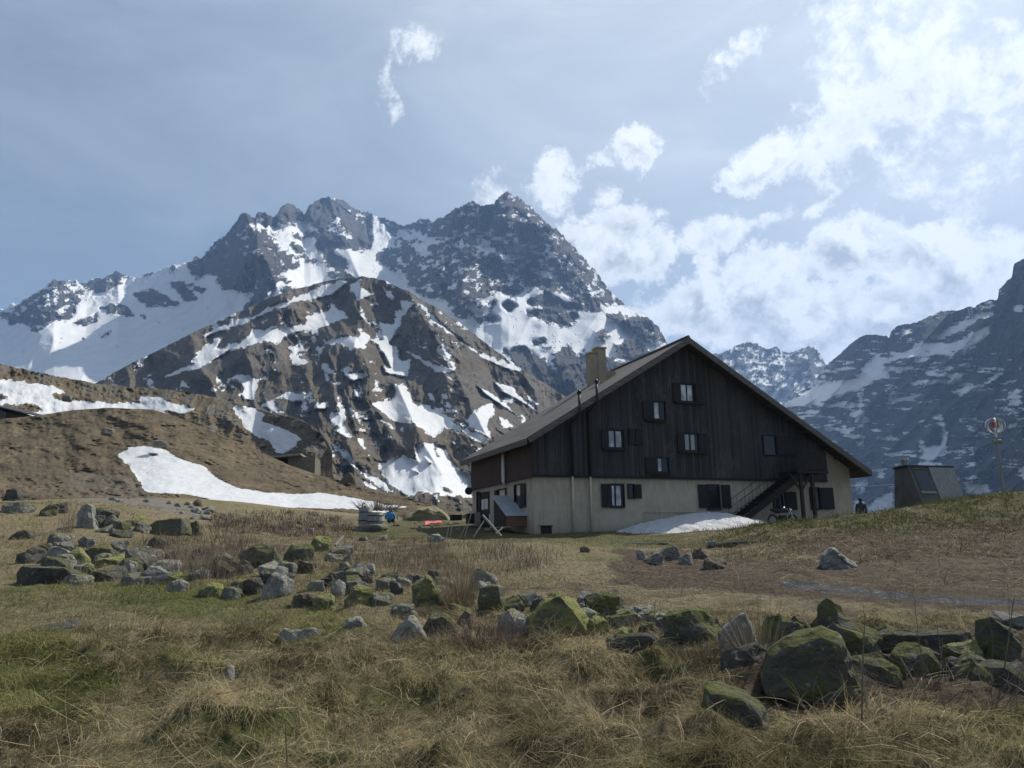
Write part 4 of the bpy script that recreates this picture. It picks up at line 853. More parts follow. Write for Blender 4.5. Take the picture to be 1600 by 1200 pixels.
# --- tumbled wall, left part
L = [
 (0,765,27,783,'d','dark block stone lying on another stone at the left edge of the picture','block',33.,GL),
 (-2,782,42,803,'g','broad grey stone carrying a dark block at the left edge','block',32.5,GL),
 (112,790,146,827,'l','pale upright stone behind the left wall, largest pale one there','tall',25.5,GL),
 (78,785,101,803,'d','dark tilted slab left of the pale upright stone','slab',27.5,GL),
 (58,788,82,806,'m','mossy low stone left of the dark tilted slab','block',27.6,GL),
 (138,790,175,811,'d','flat dark stone just right of the pale upright stone','slab',26.6,GL),
 (142,805,161,824,'d','small dark round stone right of the foot of the pale upright stone','round',25.2,GL),
 (158,806,180,826,'g','grey stone between small dark round stone and mossy blocks','block',25.,GL),
 (177,810,199,834,'m','dark mossy block left of the yellow topped one','block',24.3,GL),
 (199,802,227,824,'y','yellow mossy pointed stone behind the left wall','wedge',25.,GL),
 (226,808,287,834,'m','long flat mossy slab behind the left wall','slab',24.0,GL),
 (282,804,310,833,'m','pointed mossy stone at the right end of the long flat slab','wedge',24.0,GL),
 (204,818,230,834,'g','grey stone under the yellow mossy pointed one','block',23.6,GL),
 (146,820,172,833,'g','low grey stone at the foot of the pale upright stone','block',24.0,GL),
 (168,826,200,840,'d','dark low slab in front of the mossy blocks','slab',22.8,GL),
 (10,828,44,842,'d','dark flat stone in the grass above the left wall','slab',22.5,GL),
 (68,830,104,852,'g','grey half buried stone above the pale slab of the left wall','round',21.5,GL),
 (20,850,58,882,'d','dark triangular stone at the left end of the front wall','wedge',18.8,GL),
 (66,846,112,880,'l','tilted pale green slab leaning in the left wall','wedge',18.7,GL),
 (101,848,133,884,'y','yellow green upright stone beside the tilted pale slab','tall',18.3,GL),
 (129,850,174,876,'m','dark leaf shaped stone right of the yellow green upright one','slab',18.7,GL),
 (139,861,189,885,'y','bright moss covered triangular stone in the left wall','wedge',18.2,GL),
 (96,880,178,908,'d','longest dark slab along the foot of the left wall','slab',17.6,GL),
 (12,882,98,913,'d','wide dark stone at the foot of the left wall, left of the longest slab','slab',17.5,GL),
 (92,896,134,912,'g','low grey stone at the grass edge under the longest dark slab','round',17.0,GL),
 (183,876,207,898,'l','small pale stone right of the bright triangular stone','block',17.7,GL),
 (187,855,242,888,'g','rough grey boulder in the middle of the left wall','block',18.2,GL),
 (172,846,196,864,'g','grey stone behind the dark leaf shaped stone','block',19.3,GL),
 (210,881,272,913,'l','largest pale lichened boulder at the foot of the left wall','wedge',16.9,GL),
 (181,897,228,916,'g','low rough stone at the left foot of the largest pale boulder','round',16.6,GL),
 (262,893,286,913,'y','small yellow green stone at the right end of the largest pale boulder','block',16.7,GL),
 (256,908,288,926,'l','pale flat stone set in the grass under the small yellow green stone','slab',16.0,GL),
 (308,912,344,932,'y','mossy rounded stone half sunk in the grass before the left wall','round',15.6,GL),
 (344,916,372,934,'g','grey stone half sunk right of the mossy rounded stone','round',15.5,GL),
 (351,863,391,897,'d','dark smooth slanting stone left of the biggest dark boulder','wedge',18.0,GL),
 (373,849,432,888,'m','biggest dark mossy boulder of the left wall','block',18.6,GL),
 (404,890,452,933,'l','pale pointed boulder below the biggest dark one','tall',15.9,GL),
 (379,903,406,931,'d','dark stone with a pale top left of the pale pointed boulder','block',15.8,GL),
 (358,904,384,928,'y','green capped stone left of the dark pale topped one','round',15.8,GL),
 (430,882,460,908,'g','square grey stone right of the pale pointed boulder','block',17.2,GL),
 (458,878,492,899,'b','orange tinted stone in the gap of the wall','block',17.6,GL),
 (438,850,487,877,'m','green capped boulder behind the wall gap','round',20.,GL),
 (484,836,514,860,'y','bright yellow mossy stone behind the green capped boulder','round',21.5,GL),
 (512,849,549,865,'g','flat grey stone right of the bright yellow mossy stone','slab',21.,GL),
 (503,862,534,876,'g','low slab under the flat grey stone','slab',19.6,GL),
 (528,868,556,884,'b','brownish stone under the low slab','block',19.,GL),
 (518,886,544,909,'d','dark squarish stone in the heap right of the gap','block',16.8,GL),
 (543,882,565,908,'l','pale sharp stone on the heap right of the gap','tall',16.9,GL),
 (528,880,548,893,'g','thin slab on top of the heap right of the gap','slab',17.3,GL),
 (514,907,538,928,'l','light egg shaped stone at the foot of the heap','round',15.8,GL),
 (494,895,520,917,'d','dark stone on the left flank of the heap','block',16.4,GL),
 (565,886,584,907,'l','pale blocky stone right of the pale sharp one','block',16.9,GL),
 (538,904,562,924,'g','grey stone under the pale sharp stone','block',16.,GL),
 (555,895,580,914,'d','dark stone between the pale blocky stone and mossy ridge','block',16.3,GL),
 (538,917,584,944,'y','moss covered low boulder at the foot of the heap','round',15.,GL),
 (486,924,522,946,'y','yellow lichened stone in the grass left of the moss covered boulder','round',14.9,GL),
 (452,918,488,944,'b','brown stone in the grass left of the yellow lichened one','round',15.,GL),
 (478,908,504,924,'l','pale flat stone behind the yellow lichened one','slab',15.7,GL),
 (586,902,614,922,'g','grey stone right of the moss covered low boulder','block',15.6,GL),
 (594,890,622,911,'m','mossy stone above the split black stone','wedge',16.,GL),
 (609,903,632,928,'d','split black stone with a pale edge','wedge',15.2,GL),
 (628,900,648,920,'l','small pale stone right of the split black stone','block',15.4,GL),
 (608,935,648,962,'g','grey rounded stone in front of the tall mossy boulder','round',13.4,GM),
 (580,925,612,945,'g','grey low stone left of the grey rounded one','slab',14.4,GM),
 (664,893,690,914,'d','dark flat stone on the tall mossy boulder','block',15.,GM),
 (646,900,668,920,'m','mossy stone behind the tall mossy boulder','block',15.,GM),
 (738,884,778,922,'g','grey boulder with dark flank right of the golden tuft','wedge',16.5,GM),
 (742,909,768,930,'l','pale slab under the grey dark flanked boulder','slab',15.4,GM),
 (768,915,790,930,'l','small pale stone at the right of the pale slab','block',15.4,GM),
 (748,924,788,962,'m','olive square boulder behind the rough pale rock','block',13.6,GM),
 (700,942,734,968,'m','small dark mossy stone left of the olive square boulder','block',13.,GM),
 (715,958,738,982,'b','brown stone beside the dark mossy dome','block',12.3,GM),
 (788,925,822,950,'b','reddish brown stone left of the big green boulder','wedge',14.3,GM),
 (808,930,846,952,'g','grey slab tucked behind the big green boulder on its left','slab',14.2,GM),
 (834,923,858,946,'m','dark pointed stone behind the left shoulder of the big green boulder','wedge',14.4,GM),
 (824,976,848,992,'l','pale flat stone at the left foot of the big green boulder','slab',11.8,GM),
 (902,926,926,952,'l','pale grey stone behind the right shoulder of the big green boulder','block',13.8,GM),
 (916,932,976,968,'m','dark mossy boulder right of the big green boulder','block',12.9,GM),
 (920,960,952,984,'y','yellow green low stone at the right foot of the big green boulder','round',12.2,GM),
 (948,960,964,976,'g','fist sized grey stone before the dark mossy boulder','round',12.3,GM),
 (962,943,988,968,'g','upright grey stone right of the dark mossy boulder','tall',12.8,GM),
 (984,949,1020,974,'l','layered pale stone with dark cracks','wedge',12.4,GM),
 (958,974,996,1000,'y','yellow green rounded stone below the upright grey one','round',11.2,GM),
 (1024,963,1056,984,'l','pale tilted stone left of the wide mossy mass','slab',11.9,GM),
 (996,968,1026,990,'d','dark low stone below the layered pale stone','slab',11.5,GM),
 (1046,958,1134,1004,'m','wide low mossy boulder left of the right-hand wall','round',10.6,GM)]
for a in L:
    gw, gh = (a[2]-a[0])*.09, (a[3]-a[1])*.1
    stone(a[0]-gw, a[1]-gh*.3, a[2]+gw, a[3]+gh*.4, a[4], a[5], a[6], a[7], None, a[8])
# --- the big ones, with their own outlines (x to the right, z up, both 0..1)
stone(642,902,692,954,'y','tall mossy boulder with slanting pale right face, left of the golden tuft',Y=13.6,outline=[(0,0),(.02,.75),(.3,.7),(.5,1),(.66,.92),(1,.3),(.97,0)],group=GM)
stone(595,966,677,1008,'l','wide grey boulder with lichen spots on its shaded face, in front grass',outline=[(0,.0),(.0,.2),(.5,1),(.62,.95),(1,.22),(.95,0)],Y=10.6,sink=.35)
stone(658,951,722,993,'m','dome shaped dark mossy boulder with pale rim, left of the shrub',outline=[(0,0),(.02,.5),(.22,.92),(.55,1),(.85,.7),(1,.2),(.97,0)],Y=11.6)
stone(772,940,833,986,'l','rough pale grey rock behind the red twig shrub',kind='round',Y=12.0,depth=.9)
stone(824,920,930,986,'y','big green slanting boulder, brightest of the middle wall',outline=[(0,.0),(.02,.5),(.17,.68),(.38,.98),(.52,1),(.7,.78),(.9,.42),(1,.12),(.96,0)],Y=12.4,depth=.7)
stone(953,996,1034,1050,'d','dark flat topped block sunk in the grass, nearest of the middle stones',outline=[(0,.3),(.05,.9),(.3,1),(.95,.97),(1,.6),(.85,0),(.4,.02)],Y=8.9,depth=.6)
stone(517,966,582,994,'l','grey boulder alone in the grass left of the lichen spotted one',outline=[(0,0),(.1,.5),(.35,.95),(.6,1),(1,.25),(.97,0)],Y=11.0,sink=.4)
stone(24,966,110,990,'d','low dark and pale stone in the grass at far left','slab',Y=10.9,depth=.6,sink=.4)
stone(421,976,508,1000,'l','flat pale stone almost sunk in the grass left of the lone grey boulder','slab',None,depth=.9,sink=.6)
stone(340,1066,363,1085,'l','fist sized whitish stone alone in the near grass','block',depth=.8)
stone(1108,1099,1214,1150,'m','large dark mossy boulder nearest to the viewer, under drooping grass',outline=[(0,.4),(.04,.95),(.2,1),(.45,.78),(.62,.9),(.85,.6),(1,.15),(.9,0),(.1,0)],Y=None,depth=.8,sink=.35)
B = [(1135,968,1197,1026,'l','pale streaked boulder at the left end of the right-hand wall','wedge',8.9),
 (1197,964,1232,1004,'y','light mossy stone right of the pale streaked boulder','block',9.2),
 (1226,966,1286,1008,'m','dark capped stone in the back row of the right-hand wall','block',9.0),
 (1220,993,1280,1040,'m','rounded mossy loaf stone leaning on the largest boulder','round',8.2),
 (1284,955,1346,1016,'m','tallest stone of the right-hand wall, half moss and half bare','tall',8.8),
 (1306,978,1398,1044,'m','broad mossy boulder right of the tallest stone','block',8.3),
 (1374,962,1418,1000,'m','pointed mossy stone behind the broad boulder','tall',8.9),
 (1148,1024,1228,1086,'d','dark stone in the shade under the pale streaked boulder','round',7.8),
 (1345,1034,1420,1092,'m','dark mossy stone below the broad boulder','round',7.6),
 (1494,982,1546,1016,'m','mossy stone on the right end of the flat dark slab','wedge',8.6),
 (1492,1006,1550,1048,'y','bright mossy overhanging stone under the flat slab end','wedge',8.1),
 (1550,977,1606,1036,'m','mossy block topped by a pale stone at the right edge','block',8.5),
 (1566,970,1612,992,'l','pale angular stone on the mossy block at the right edge','slab',8.8),
 (1412,1022,1484,1084,'m','mossy rounded stone under the flat dark slab','round',7.9),
 (1478,1040,1515,1090,'d','dark stone right of the rounded stone under the slab','block',7.9),
 (1506,1046,1564,1108,'m','mossy stone at the foot of the wall below the bright one','round',7.5),
 (1554,1044,1626,1112,'d','dark stone at the foot of the wall at the right edge','block',7.5),
 (1438,1014,1500,1034,'d','thin slab stacked under the flat dark slab','slab',8.1),
 (1290,1070,1340,1094,'d','small dark stone right of the foot of the largest boulder','round',7.3)]
for a in B: stone(*a[:5], a[5], a[6], a[7], None, GR)
stone(1218,1007,1342,1098,'m','largest mossy boulder of the right-hand wall',outline=[(0,.05),(0,.36),(.08,.6),(.26,.8),(.5,.94),(.63,1),(.8,.9),(.9,.66),(1,.3),(1,.05)],Y=7.35,depth=.6,group=GR,sink=.06)
stone(1385,994,1515,1024,'d','flat dark slab bridging the right-hand wall','slab',Y=8.3,outline=[(0,.25),(.02,.8),(.3,.92),(.95,1),(1,.6),(.9,.1),(.1,0)],depth=.5,group=GR,tilt=0)
# --- loose rocks on the muddy track and by the bank
GT = 'rock cluster beside the muddy track'
for a in [(995,862,1013,881,'l','small pale rock at the left end of the track cluster','block',22.5),(1008,864,1043,884,'g','squat grey rock under the flat top rock of the cluster','block',22.3),
 (1016,851,1068,876,'g','flat topped rock lying on the others of the cluster','slab',22.6),(1058,862,1087,884,'l','pale rock at the right end under the flat topped rock','wedge',22.2),
 (1082,856,1112,877,'b','brown rounded rock behind the dark slanting one','block',22.6),(1100,862,1142,890,'b','dark slanting rock at the right of the cluster','wedge',21.8)]:
    stone(*a[:5], a[5], a[6], a[7], None, GT)
stone(1291,855,1348,888,'l','pale jagged rock alone below the grassy bank',outline=[(0,.35),(.05,.7),(.35,1),(.5,.75),(1,.2),(.8,0),(.1,0)],Y=23.)
stone(906,852,924,864,'b','small brown stone on the dry hump','round')
stone(666,832,697,846,'l','smooth arched stone at the edge of the shaded lawn','round',Y=36.)
stone(590,836,606,846,'l','small pale stone in the grass before the barrels','block')
stone(558,838,574,846,'g','small grey stone in the grass left of the pale one before the barrels','block')
# --- boulders on the hill
def on_relief(px, py, Y): return Y
stone(154,666,175,678,'g','dark boulder high on the grassy hill','block',Y=82.)
stone(234,683,260,695,'g','flat grey boulder on the grassy hill above the snow patch','slab',Y=78.)
stone(526,736,560,766,'b','dark jagged outcrop at the foot of the hill by the stone hut','tall',Y=84.,depth=.9)
stone(94,740,140,760,'g','grey boulder below the bare gravel cut','slab',Y=50.)
stone(8,736,32,750,'l','pale slab at the left foot of the hill','slab',Y=50.)
stone(114,762,146,776,'l','long pale slab in the gravel cut','slab',Y=46.)
stone(92,610,112,624,'g','boulder standing out of the long snow field','block',Y=170.)
# small stones: repeats told apart by nothing
def scatter(n, poly, Yr, smin, smax, mks, label, group, nm='stone', rnd=5, cat='stone'):
    rg = random.Random(rnd); p = np.array(poly, float); k = 0; first = {}
    while k < n:
        px, py = rg.uniform(p[:, 0].min(), p[:, 0].max()), rg.uniform(p[:, 1].min(), p[:, 1].max())
        if not inpoly(np.array([px]), np.array([py]), poly)[0]: continue
        base = hit(px, py); s = rg.uniform(smin, smax)*F/base[1]/2
        stone(px-s, py-s*rg.uniform(.8, 1.4), px+s, py, rg.choice(mks), label, rg.choice(['block', 'round', 'slab', 'wedge']), None, None, group, cat, .9, .15, det=1, name=nm); k += 1
scatter(50, [(60,845),(300,862),(420,895),(520,912),(640,912),(640,925),(480,925),(200,905),(60,905)], None, .3, .85, 'ggdml', 'small loose stone filling the tumbled wall on the left', 'small filler stones of the left wall')
scatter(30, [(640,915),(800,940),(1000,968),(1130,985),(1130,1000),(900,985),(640,940)], None, .2, .5, 'ggdml', 'small loose stone filling the tumbled wall in the middle', 'small filler stones of the middle wall', rnd=6)
scatter(16, [(262,785),(312,792),(365,806),(372,816),(300,812),(255,797)], None, .3, .8, 'lllb', 'pale rubble stone heaped at the end of the terrace', 'pale rubble at the terrace end', rnd=7)
scatter(12, [(432,812),(505,820),(505,832),(440,830)], None, .2, .5, 'lbg', 'pale rubble stone in the brush left of the barrels', 'rubble in the brush', rnd=8)
scatter(16, [(605,812),(745,822),(745,830),(605,822)], None, .15, .4, 'lgb', 'small stone in the row along the lawn edge', 'stones along the lawn edge', rnd=9)
scatter(22, [(60,742),(170,742),(240,775),(330,796),(300,806),(180,786),(70,775)], None, .2, .6, 'lbg', 'rubble stone in the gravel cut of the hill foot', 'rubble in the gravel cut', rnd=10)
scatter(36, [(1130,985),(1230,1000),(1420,1010),(1600,1000),(1610,1108),(1400,1098),(1190,1080)], None, .2, .44, 'dmmg', 'small dark stone at the foot of the right-hand wall', 'small stones of the right wall', rnd=12)
# ================================================================== THINGS ROUND THE HOUSE
def part(par, name, bm, m, smooth=False): return bm_obj(name, bm, m, par, smooth)
# snow heap against the gable, a low dome of old snow
a0, b0 = G(978, 832, -2.2)[0], G(1224, 818, -2.2)[0]
nu, nv = 90, 40; uu, vv = np.meshgrid(np.linspace(a0, b0, nu), np.linspace(-4.3, -.3, nv))
ww = housev(0, 0)
XX = H0[0]+UV[0]*uu+VV[0]*vv; YY = H0[1]+UV[1]*uu+VV[1]*vv
cu_ = a0+(b0-a0)*.53; du = np.where(uu < cu_, (uu-cu_)/(cu_-a0), (uu-cu_)/(b0-cu_)); dv = np.where(vv < -1.6, (vv+1.6)/2.7, (vv+1.6)/3.2)
rr_ = np.hypot(du, dv)+fbm(np.stack([uu/1.2, vv/1.2], -1), 4, .5, 91)*.22
hh = .95*np.maximum(0, 1-rr_**1.7)-.08+(ridged(np.stack([uu/.55, vv/.4], -1), 3, .5, 92)-.5)*.16*(rr_ < 1)
ZZ = hground(XX, YY)+hh
m, t, b, tc = mat('old_snow'); n = t.noise(tc, 2.2, 8, .65); n2 = t.noise(tc, 9, 6, .7)
t.l.new(t.mix(t.ss(n2, .45, .75), (.62, .63, .65), (.42, .41, .39)), b.inputs['Base Color']); b.inputs['Roughness'].default_value = .8; bump(t, b, t.math('ADD', n, n2), .9, .16); M_SNOW = m
ix = np.arange(nu*nv).reshape(nv, nu); fq = np.stack([ix[:-1, :-1], ix[:-1, 1:], ix[1:, 1:], ix[1:, :-1]], -1).reshape(-1, 4)
o = mesh_obj('snow_bank', np.stack([XX, YY, ZZ], -1).reshape(-1, 3), fq, M_SNOW, smooth=True); o['kind'] = 'structure'
tag(o, 'low heap of old snow against the gable wall', 'snow heap'); 
# slanting lidded bin (sheet metal lid over a plank box) beside the eaves wall
bv0 = 1.0
(f0, fz), (f1, _) = G(789.5, 805, bv0), G(825.5, 804.5, bv0); (k0, kz), (k1, _) = G(768, 774, bv0+2.6), G(805, 774, bv0+2.6); bz = G(808, 822, bv0)[1]
bx_ = empty('firewood_bin', tuple(hw((f0+f1)/2, bv0, bz)), YAW); tag(bx_, 'plank bin with a slanting grey metal lid beside the eaves wall', 'bin')
o0 = np.array([(f0+f1)/2, bv0, bz]); lc = lambda u, v, z: (u-o0[0], v-o0[1], z-o0[2])
bm = bmesh.new(); box(bm, lc(f0+.1, bv0+.02, bz), lc(f1-.1, bv0+.1, fz-.05)); part(bx_, 'front_board', bm, M_BROWN)
bm = bmesh.new()
for uu_ in (f0+.1, f1-.18):
    s = (k0-f0) if uu_ < f0+.2 else (k1-f1)
    vsn = [lc(uu_, bv0+.105, bz), lc(uu_+.07, bv0+.105, bz), lc(uu_+s+.07, bv0+2.5, bz), lc(uu_+s, bv0+2.5, bz), lc(uu_, bv0+.105, fz-.06), lc(uu_+.07, bv0+.105, fz-.06), lc(uu_+s+.07, bv0+2.5, kz-.1), lc(uu_+s, bv0+2.5, kz-.1)]
    v_ = [bm.verts.new(p) for p in vsn]
    for q in ((3,2,1,0),(4,5,6,7),(0,1,5,4),(1,2,6,5),(2,3,7,6),(3,0,4,7)): bm.faces.new([v_[i] for i in q])
part(bx_, 'side_board', bm, M_DARK)
bm = bmesh.new(); cc = [lc(f0, bv0-.08, fz), lc(f1, bv0-.08, fz), lc(k1, bv0+2.6, kz), lc(k0, bv0+2.6, kz)]
up_ = [bm.verts.new(p) for p in cc]; dn = [bm.verts.new((p[0], p[1], p[2]-.04)) for p in cc]
bm.faces.new(up_); bm.faces.new(dn[::-1])
for i in range(4): bm.faces.new((up_[i], dn[i], dn[(i+1) % 4], up_[(i+1) % 4]))
part(bx_, 'lid', bm, M_TIN)
# wooden pallet under the bin
def pallet(loc, rz, m, label, w=1.3, d=.9):
    e = empty('pallet', loc, rz); tag(e, label, 'pallet'); 
    bm = bmesh.new()
    for k in range(6): y = -d/2+k*(d-.11)/5; box(bm, (-w/2, y, .115), (w/2, y+.11, .14))
    part(e, 'deck', bm, m)
    bm = bmesh.new()
    for x in (-w/2, -.05, w/2-.1): box(bm, (x, -d/2, .0), (x+.1, d/2, .113))
    part(e, 'bearer', bm, m); return e
M_PALE = simple('grey_pallet_wood', (.28, .26, .22), (.2, .185, .16), 5, .85, .4, .01, (1, 5, 5))
M_TEAL = simple('faded_teal_paint', (.16, .24, .24), (.1, .15, .15), 5, .7, .3, .01)
q = hit(783, 829); pallet((q[0], q[1], gz(q[0], q[1])), YAW, M_PALE, 'grey wooden pallet lying in front of the lidded bin', 1.7)
q = hit(992, 851); pallet((q[0], q[1], gz(q[0], q[1])-.06), .1, M_TEAL, 'faded teal pallet on the grass below the left of the snow heap', 2.3, 1.0)
q = hit(1152, 851); pallet((q[0], q[1], gz(q[0], q[1])-.06), -.1, M_TEAL, 'faded teal pallet on the grass below the right end of the snow heap', 1.9, .9)
# a few boards and sticks leaning together
q = hit(783, 833)
def stick(name, pts, r, m, label, cat, group=None):
    bm = bmesh.new(); p0 = Vector(pts[0]); tube(bm, [Vector(p)-p0 for p in pts], r, 6); o = bm_obj(name, bm, m, None); o.location = p0; tag(o, label, cat, group); return o
Yk = 34.5
stick('wooden_pole', [P(783, 838, Yk), P(754, 805, Yk+.5)], .055, M_PALE, 'pale wooden pole leaning to the left before the bin', 'pole')
stick('wooden_pole', [P(740, 839, Yk), P(756, 814, Yk+.5)], .03, M_PALE, 'thin pole leaning to the right before the bin', 'pole')
stick('wooden_pole', [P(775, 834, Yk), P(786, 824, Yk+.3)], .035, M_PALE, 'short stick crossing the leaning pale pole', 'pole')
for i, (x0, y0, x1, y1) in enumerate([(698,838,701,822),(703,838,707,820),(719,840,728,820),(726,838,738,796)]):
    stick('garden_stake', [P(x0, y0, Yk), P(x1, y1, Yk)], .022, M_PALE, ['thin upright stake, leftmost before the lawn', 'thin stake just right of the leftmost one', 'thin slanting stake before the lawn', 'longest slanting stake next to the house corner'][i], 'stake', 'stakes before the lawn')
stick('wooden_board', [P(524, 852, 27), P(536, 838, 27.4)], .05, M_PALE, 'pale board sticking up out of the brush left of the lawn', 'board')
# boards and barrel by the side door
q = hw(*[-1.2, LW*.42]); 
def panel(name, px0, py0, px1, py1, Y, th, m, label, cat, lean=.15):
    a = P(px0, py1, Y); b_ = P(px1, py0, Y); w = b_[0]-a[0]; h = b_[2]-a[2]; bm = bmesh.new(); box(bm, (0, 0, 0), (w, th, h)); o = bm_obj(name, bm, m); o.location = a; o.rotation_euler = (-lean, 0, .2); tag(o, label, cat); return o
panel('plywood_sheet', 742, 800, 751, 817, 47, .05, M_PALE, 'pale plywood sheet leaning by the side door', 'plywood')
panel('plank_box', 731, 802, 742, 818, 48, 1.0, M_DARK, 'dark wooden box at the far corner of the house', 'box', 0)
panel('plank_box', 705, 804, 722, 813, 52, .8, M_DARK, 'low dark box on the dry grass left of the house', 'box', 0)
panel('white_jerrycan', 765, 803, 770, 816, 44, .2, M_WHITE, 'white can standing left of the lidded bin', 'can', 0)
# two wooden barrels on a stone plinth, twigs on top
M_STAVE = boards('weathered_grey_staves', (.26, .26, .25), (.34, .335, .32), (.2, .19, .18), w=.13, grey=.6)
def barrel(px0, px1, pyt, pyb, Y, label, handle):
    a, b_ = P(px0, pyb, Y), P(px1, pyb, Y); R = (b_[0]-a[0])/2; H = P(px0, pyt, Y)[2]-a[2]; c = (a+b_)/2
    e = empty('wooden_barrel', (c[0], c[1]+R, c[2])); tag(e, label, 'barrel', 'barrels on the stone plinth')
    bm = bmesh.new(); n = 26
    for k in range(n):
        t0, t1 = 2*math.pi*(k+.04)/n, 2*math.pi*(k+.96)/n; prof = [(.9*R*1.12, 0), (R*1.02, H*.35), (R*.97, H*.7), (R*.84, H)]
        ro = [[bm.verts.new((r*math.cos(t_), r*math.sin(t_), z)) for t_ in (t0, t1)] for r, z in prof]; ri = [[bm.verts.new(((r-.05)*math.cos(t_), (r-.05)*math.sin(t_), z)) for t_ in (t0, t1)] for r, z in prof]
        for i in range(3):
            bm.faces.new((ro[i][0], ro[i][1], ro[i+1][1], ro[i+1][0])); bm.faces.new((ri[i][1], ri[i][0], ri[i+1][0], ri[i+1][1]))
            for j in (0, 1): bm.faces.new((ro[i][j], ri[i][j], ri[i+1][j], ro[i+1][j]))
        bm.faces.new((ro[3][0], ro[3][1], ri[3][1], ri[3][0]))
    bmesh.ops.recalc_face_normals(bm, faces=bm.faces); part(e, 'staves', bm, M_STAVE)
    for z, r in ((H*.22, 1.035), (H*.74, .975)):
        bm = bmesh.new(); pts = [(R*r*math.cos(t_), R*r*math.sin(t_), z) for t_ in np.linspace(0, 2*math.pi, 33)]; tube(bm, pts, .03, 6); part(e, 'hoop', bm, M_FLUE)
    bm = bmesh.new(); bmesh.ops.create_circle(bm, cap_ends=True, radius=R*.86, segments=24); 
    for v in bm.verts: v.co.z = H*.88
    part(e, 'lid', bm, M_DARK)
    if handle:
        bm = bmesh.new(); tube(bm, [(-.28*R+.25*R*math.cos(t_), 0, H+.5*R*math.sin(t_)*1.5) for t_ in np.linspace(math.pi, 0, 12)], .035, 6); part(e, 'handle', bm, M_FLUE)
    return e
Yb = 44.
barrel(558,579,793,819,Yb+.9,'dark weathered wooden barrel with a bent handle on the plinth',True)
barrel(572,597,800,819,Yb,'lighter grey wooden barrel at the right on the plinth',False)
a, b_ = P(552, 826, Yb), P(604, 818, Yb)
bm = stone_mesh(b_[0]-a[0], 2.4, b_[2]-a[2]+.3, 5, 'slab', [(0,0),(.02,.8),(.2,1),(.85,1),(1,.7),(1,0)]); o = bm_obj('stone_plinth', bm, MS['g']); o.location = ((a[0]+b_[0])/2, Yb+.9, a[2]-.3); tag(o, 'low grey stone plinth carrying the two barrels', 'plinth')
# twig heap behind the barrels
def twigs(name, c, rx, ry, h, n, r, m, seed, up=.6, seg=3, curl=.35, thick=1.0):
    rg = np.random.default_rng(seed); V = []; Fc = []
    for k in range(n):
        th = rg.uniform(0, 2*math.pi); rad = math.sqrt(rg.uniform(0, 1)); p = np.array([c[0]+rx*rad*math.cos(th), c[1]+ry*rad*math.sin(th), 0.])
        p[2] = (gz(p[0], p[1]) if c[2] is None else c[2])-.03
        d = np.array([math.cos(th)*rad*(1-up)+rg.normal(0, .3), math.sin(th)*rad*(1-up)+rg.normal(0, .3), up*1.2+rg.uniform(0, .5)]); d /= np.linalg.norm(d)
        L_ = h*rg.uniform(.5, 1.1)
        stack = [(p, d, L_, r*rg.uniform(.7, 1.2), 0)]
        while stack:
            q, dd, l_, rr2, lev = stack.pop(); base = len(V); s1 = np.cross(dd, [0.3, .9, .2]); s1 /= np.linalg.norm(s1)+1e-9; s2 = np.cross(dd, s1)
            cur = q.copy(); d2 = dd.copy()
            for i in range(seg+1):
                w = rr2*(1-.7*i/seg)
                for a_ in range(3): an = a_*2.0944; V.append(cur+(s1*math.cos(an)+s2*math.sin(an))*w)
                if i < seg:
                    b0 = base+i*3
                    for a_ in range(3): a2 = (a_+1) % 3; Fc.append((b0+a_, b0+a2, b0+3+a2, b0+3+a_))
                    d2 = d2+rg.normal(0, curl*.35, 3); d2[2] += .02; d2 /= np.linalg.norm(d2)
                    if lev < 1 and rg.random() < .75: 
                        bd = d2+rg.normal(0, .45, 3); bd /= np.linalg.norm(bd); stack.append((cur.copy(), bd, l_*rg.uniform(.35, .6), rr2*.6, lev+1))
                    cur = cur+d2*l_/seg
    return mesh_obj(name, np.array(V), np.array(Fc), m)
M_TWIG = simple('red_brown_twigs', (.085, .055, .048), (.15, .105, .085), 4, .8, 0)
M_TWIGG = simple('grey_brown_twigs', (.12, .095, .075), (.2, .165, .13), 4, .8, 0)
M_STRAW = simple('dry_straw', (.32, .23, .12), (.42, .32, .18), 3, .8, 0)
c = P(590, 797, 47); o = twigs('twig_heap', (c[0], c[1], c[2]), 1.1, .8, .9, 140, .02, M_TWIGG, 5, up=.15); tag(o, 'heap of dry twigs lying on the barrels', 'twig heap')
# red cloth spread on the ground
nu, nv = 30, 14; a = P(664, 817, 50); b_ = P(690, 817, 50); w = b_[0]-a[0]
xx, yy = np.meshgrid(np.linspace(0, w, nu), np.linspace(0, 1.5, nv)); q = np.stack([a[0]+xx+yy*-.1, a[1]+yy, hground(a[0]+xx, a[1]+yy)+.12+.1*yy+.22*fbm(np.stack([xx/.5, yy/.5], -1), 3, .5, 95)], -1)
m = simple('pink_red_cloth', (.55, .1, .12), (.68, .17, .18), 2, .8, .3, .02)
ix = np.arange(nu*nv).reshape(nv, nu); fq = np.stack([ix[:-1, :-1], ix[:-1, 1:], ix[1:, 1:], ix[1:, :-1]], -1).reshape(-1, 4)
o = mesh_obj('cloth', q.reshape(-1, 3), fq, m, smooth=True); o.modifiers.new('t', 'SOLIDIFY').thickness = .02; tag(o, 'crumpled pinkish red cloth spread on the ground beyond the lawn', 'cloth')
# green grown mound behind the lawn
stone(618,790,712,813,'o','large rounded grass grown mound behind the lawn','round',None,outline=[(0,0),(.08,.4),(.3,.88),(.5,1),(.72,.85),(.93,.35),(1,0)],depth=.9,sink=.4,name='boulder')
